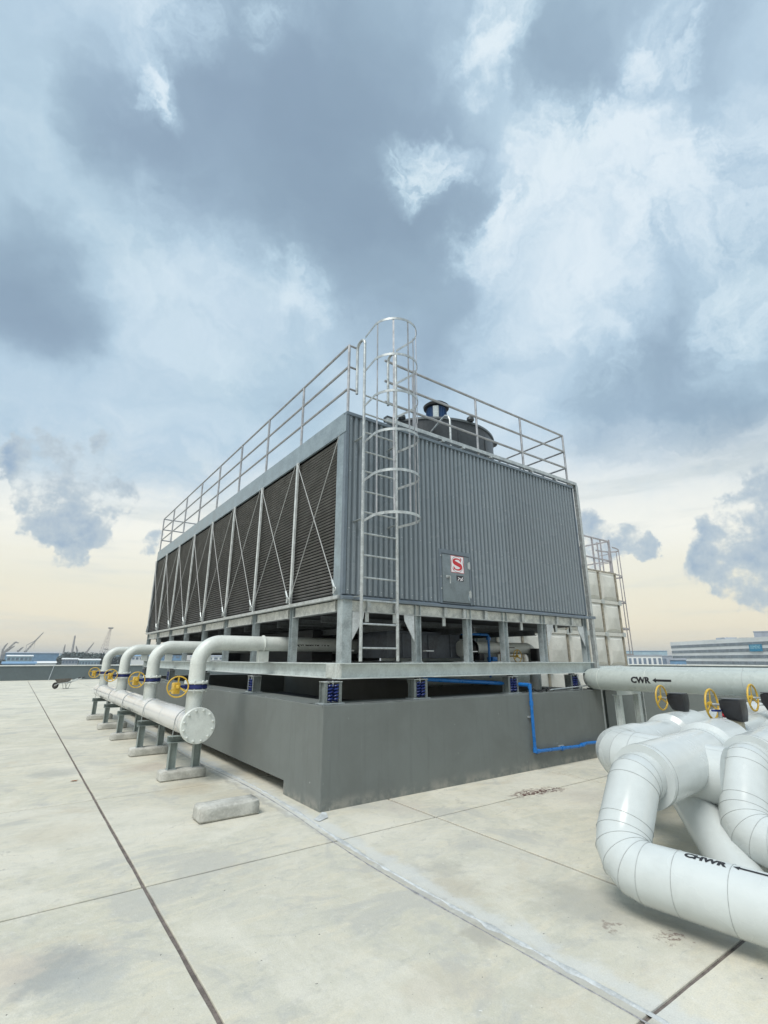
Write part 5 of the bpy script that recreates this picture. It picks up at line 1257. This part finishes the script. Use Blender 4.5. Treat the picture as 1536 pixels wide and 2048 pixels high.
for i, (px, py, w_, lb) in enumerate(trs): leafy_tree(lb, px, py, 480+7*(i % 5), w_, 20+i)

# cranes, mast and tower
def lattice(mb, p, q, w0, w1, n, t=.16, side=None):
    p, q = Vector(p), Vector(q); d = (q-p).normalized(); s_ = (side or Vector((CR.x, CR.y, 0))).normalized(); s_ = (s_-d*s_.dot(d)).normalized(); b = d.cross(s_)
    prev = None
    for i in range(n+1):
        c = p.lerp(q, i/n); w_ = w0+(w1-w0)*i/n; cur = [c+s_*w_*sx+b*w_*sy for sx, sy in ((-.5, -.5), (.5, -.5), (.5, .5), (-.5, .5))]
        if prev:
            for k in range(4): mb.bar(prev[k], cur[k], t, t); mb.bar(prev[k], cur[(k+1) % 4], t*.7, t*.7); mb.bar(cur[k], cur[(k+1) % 4], t*.7, t*.7)
        prev = cur
def P3(px, py, dist): c = heading(px, dist); return Vector((c.x, c.y, height(px, py, dist)))
D_ = 700
tw_ = thing('lattice_tower', 'tall tapering lattice tower with a wide head on the left skyline', 'tower'); m_ = MB()
f0 = P3(203, 1310, D_); f1 = P3(211, 1257, D_); base_ = Vector((f0.x, f0.y, GZ))
lattice(m_, (f0.x, f0.y, f0.z), f1, 6.5, 1.5, 8, .20); lattice(m_, base_, f0, 8, 6.0, 4, .3); m_.build('lattice_shaft', mat('crane_rust', (.40, .34, .33), .7), tw_)
MB().box(f1.x-2.6, f1.x+2.6, f1.y-2.6, f1.y+2.6, f1.z, f1.z+1.4).build('tower_head', CRN, tw_)
MB().box(f1.x-3.4, f1.x+1.0, f1.y-2.2, f1.y+2.2, f1.z-25, f1.z-24).build('tower_platform', CRN, tw_)
ch = P3(141, 1271, D_); m_ = MB(); m_.tube([(ch.x, ch.y, GZ), (ch.x, ch.y, ch.z-10), (ch.x, ch.y, ch.z)], 0, 10, radii=[1.6, 1.1, .8]); m_.build('mast', CRN) ; tag(bpy.data.objects['mast'], 'tall thin grey chimney mast above the dark trees', 'mast')
def crane(label, foot, elbow, tip, cabw=3.0, hook=None, dist=D_, back=None):
    c = thing('harbour_crane', label, 'crane', group='harbour cranes on the skyline')
    F_ = P3(*foot, dist); E_ = P3(*elbow, dist); T_ = P3(*tip, dist)
    m_ = MB(); m_.bar((F_.x-1.5, F_.y, GZ), F_+Vector((-.5, 0, 0)), .8, .8); m_.bar((F_.x+1.5, F_.y, GZ), F_+Vector((.5, 0, 0)), .8, .8); m_.build('crane_legs', CRN, c)
    MB().box(F_.x-cabw/2, F_.x+cabw/2, F_.y-cabw/2, F_.y+cabw/2, F_.z-1, F_.z+1.4).build('crane_cab', CRN, c)
    m_ = MB(); lattice(m_, F_, E_, 1.1, 1.0, 5, .28); m_.build('crane_mast', CRN, c)
    m_ = MB(); lattice(m_, E_, T_, 1.0, .4, 6, .24); m_.build('crane_jib', CRN, c)
    if back: B_ = P3(*back, dist); m_ = MB(); m_.bar(E_, B_, .6, .6); m_.bar(B_, F_, .4, .4); m_.build('back_stay', CRN, c)
    if hook:
        H_ = P3(*hook, dist); m_ = MB(); m_.bar((H_.x, H_.y, P3(hook[0], hook[1]-14, dist).z), H_, .25, .25); m_.build('hook_cable', CRN, c)
crane('big harbour crane with long raised jib above the blue shed', (47, 1304), (63, 1281), (75.5, 1265), hook=(62.5, 1297), back=(47, 1290))
crane('harbour crane with bent-over jib tip at the far left', (4, 1305), (23, 1284), (30, 1286), 3)
crane('short harbour crane jib between two larger cranes', (9, 1303), (18, 1295), (23, 1292), 2)
crane('low crane jib left of the big crane', (32, 1303), (37, 1297.5), (41, 1294), 2)
crane('slanting crane jib between mast and lattice tower', (170, 1305), (175, 1296), (182, 1285), 2.5)
crane('small crane with back-leaning jib right of the mast', (151, 1302), (148.5, 1296), (147, 1292), 1.6)
crane('crane jib leaning in at the left edge of the photo', (1, 1300), (4, 1292), (8, 1286), 2)
crane('tiny crane left of the thin mast', (124, 1303), (124, 1296), (124.5, 1289), 1.4)

# sea strip and far shore are one pale ground; light sea haze over everything
def haze(density):
    m = bpy.data.materials.new('haze_air'); m.use_nodes = True; t = NT(m.node_tree)
    for n in list(t.n): t.n.remove(n)
    o = t.new('ShaderNodeOutputMaterial'); v = t.new('ShaderNodeVolumePrincipled'); v.inputs['Density'].default_value = density
    v.inputs['Color'].default_value = (.93, .965, 1.0, 1); v.inputs['Anisotropy'].default_value = .2
    t.link(v.outputs[0], o.inputs['Volume'])
    MB().box(-4010, 6010, -3010, 6510, GZ-2, 75).build('haze', m, smooth=False, kind='stuff')
HAZE = .0003
if HAZE: haze(HAZE)
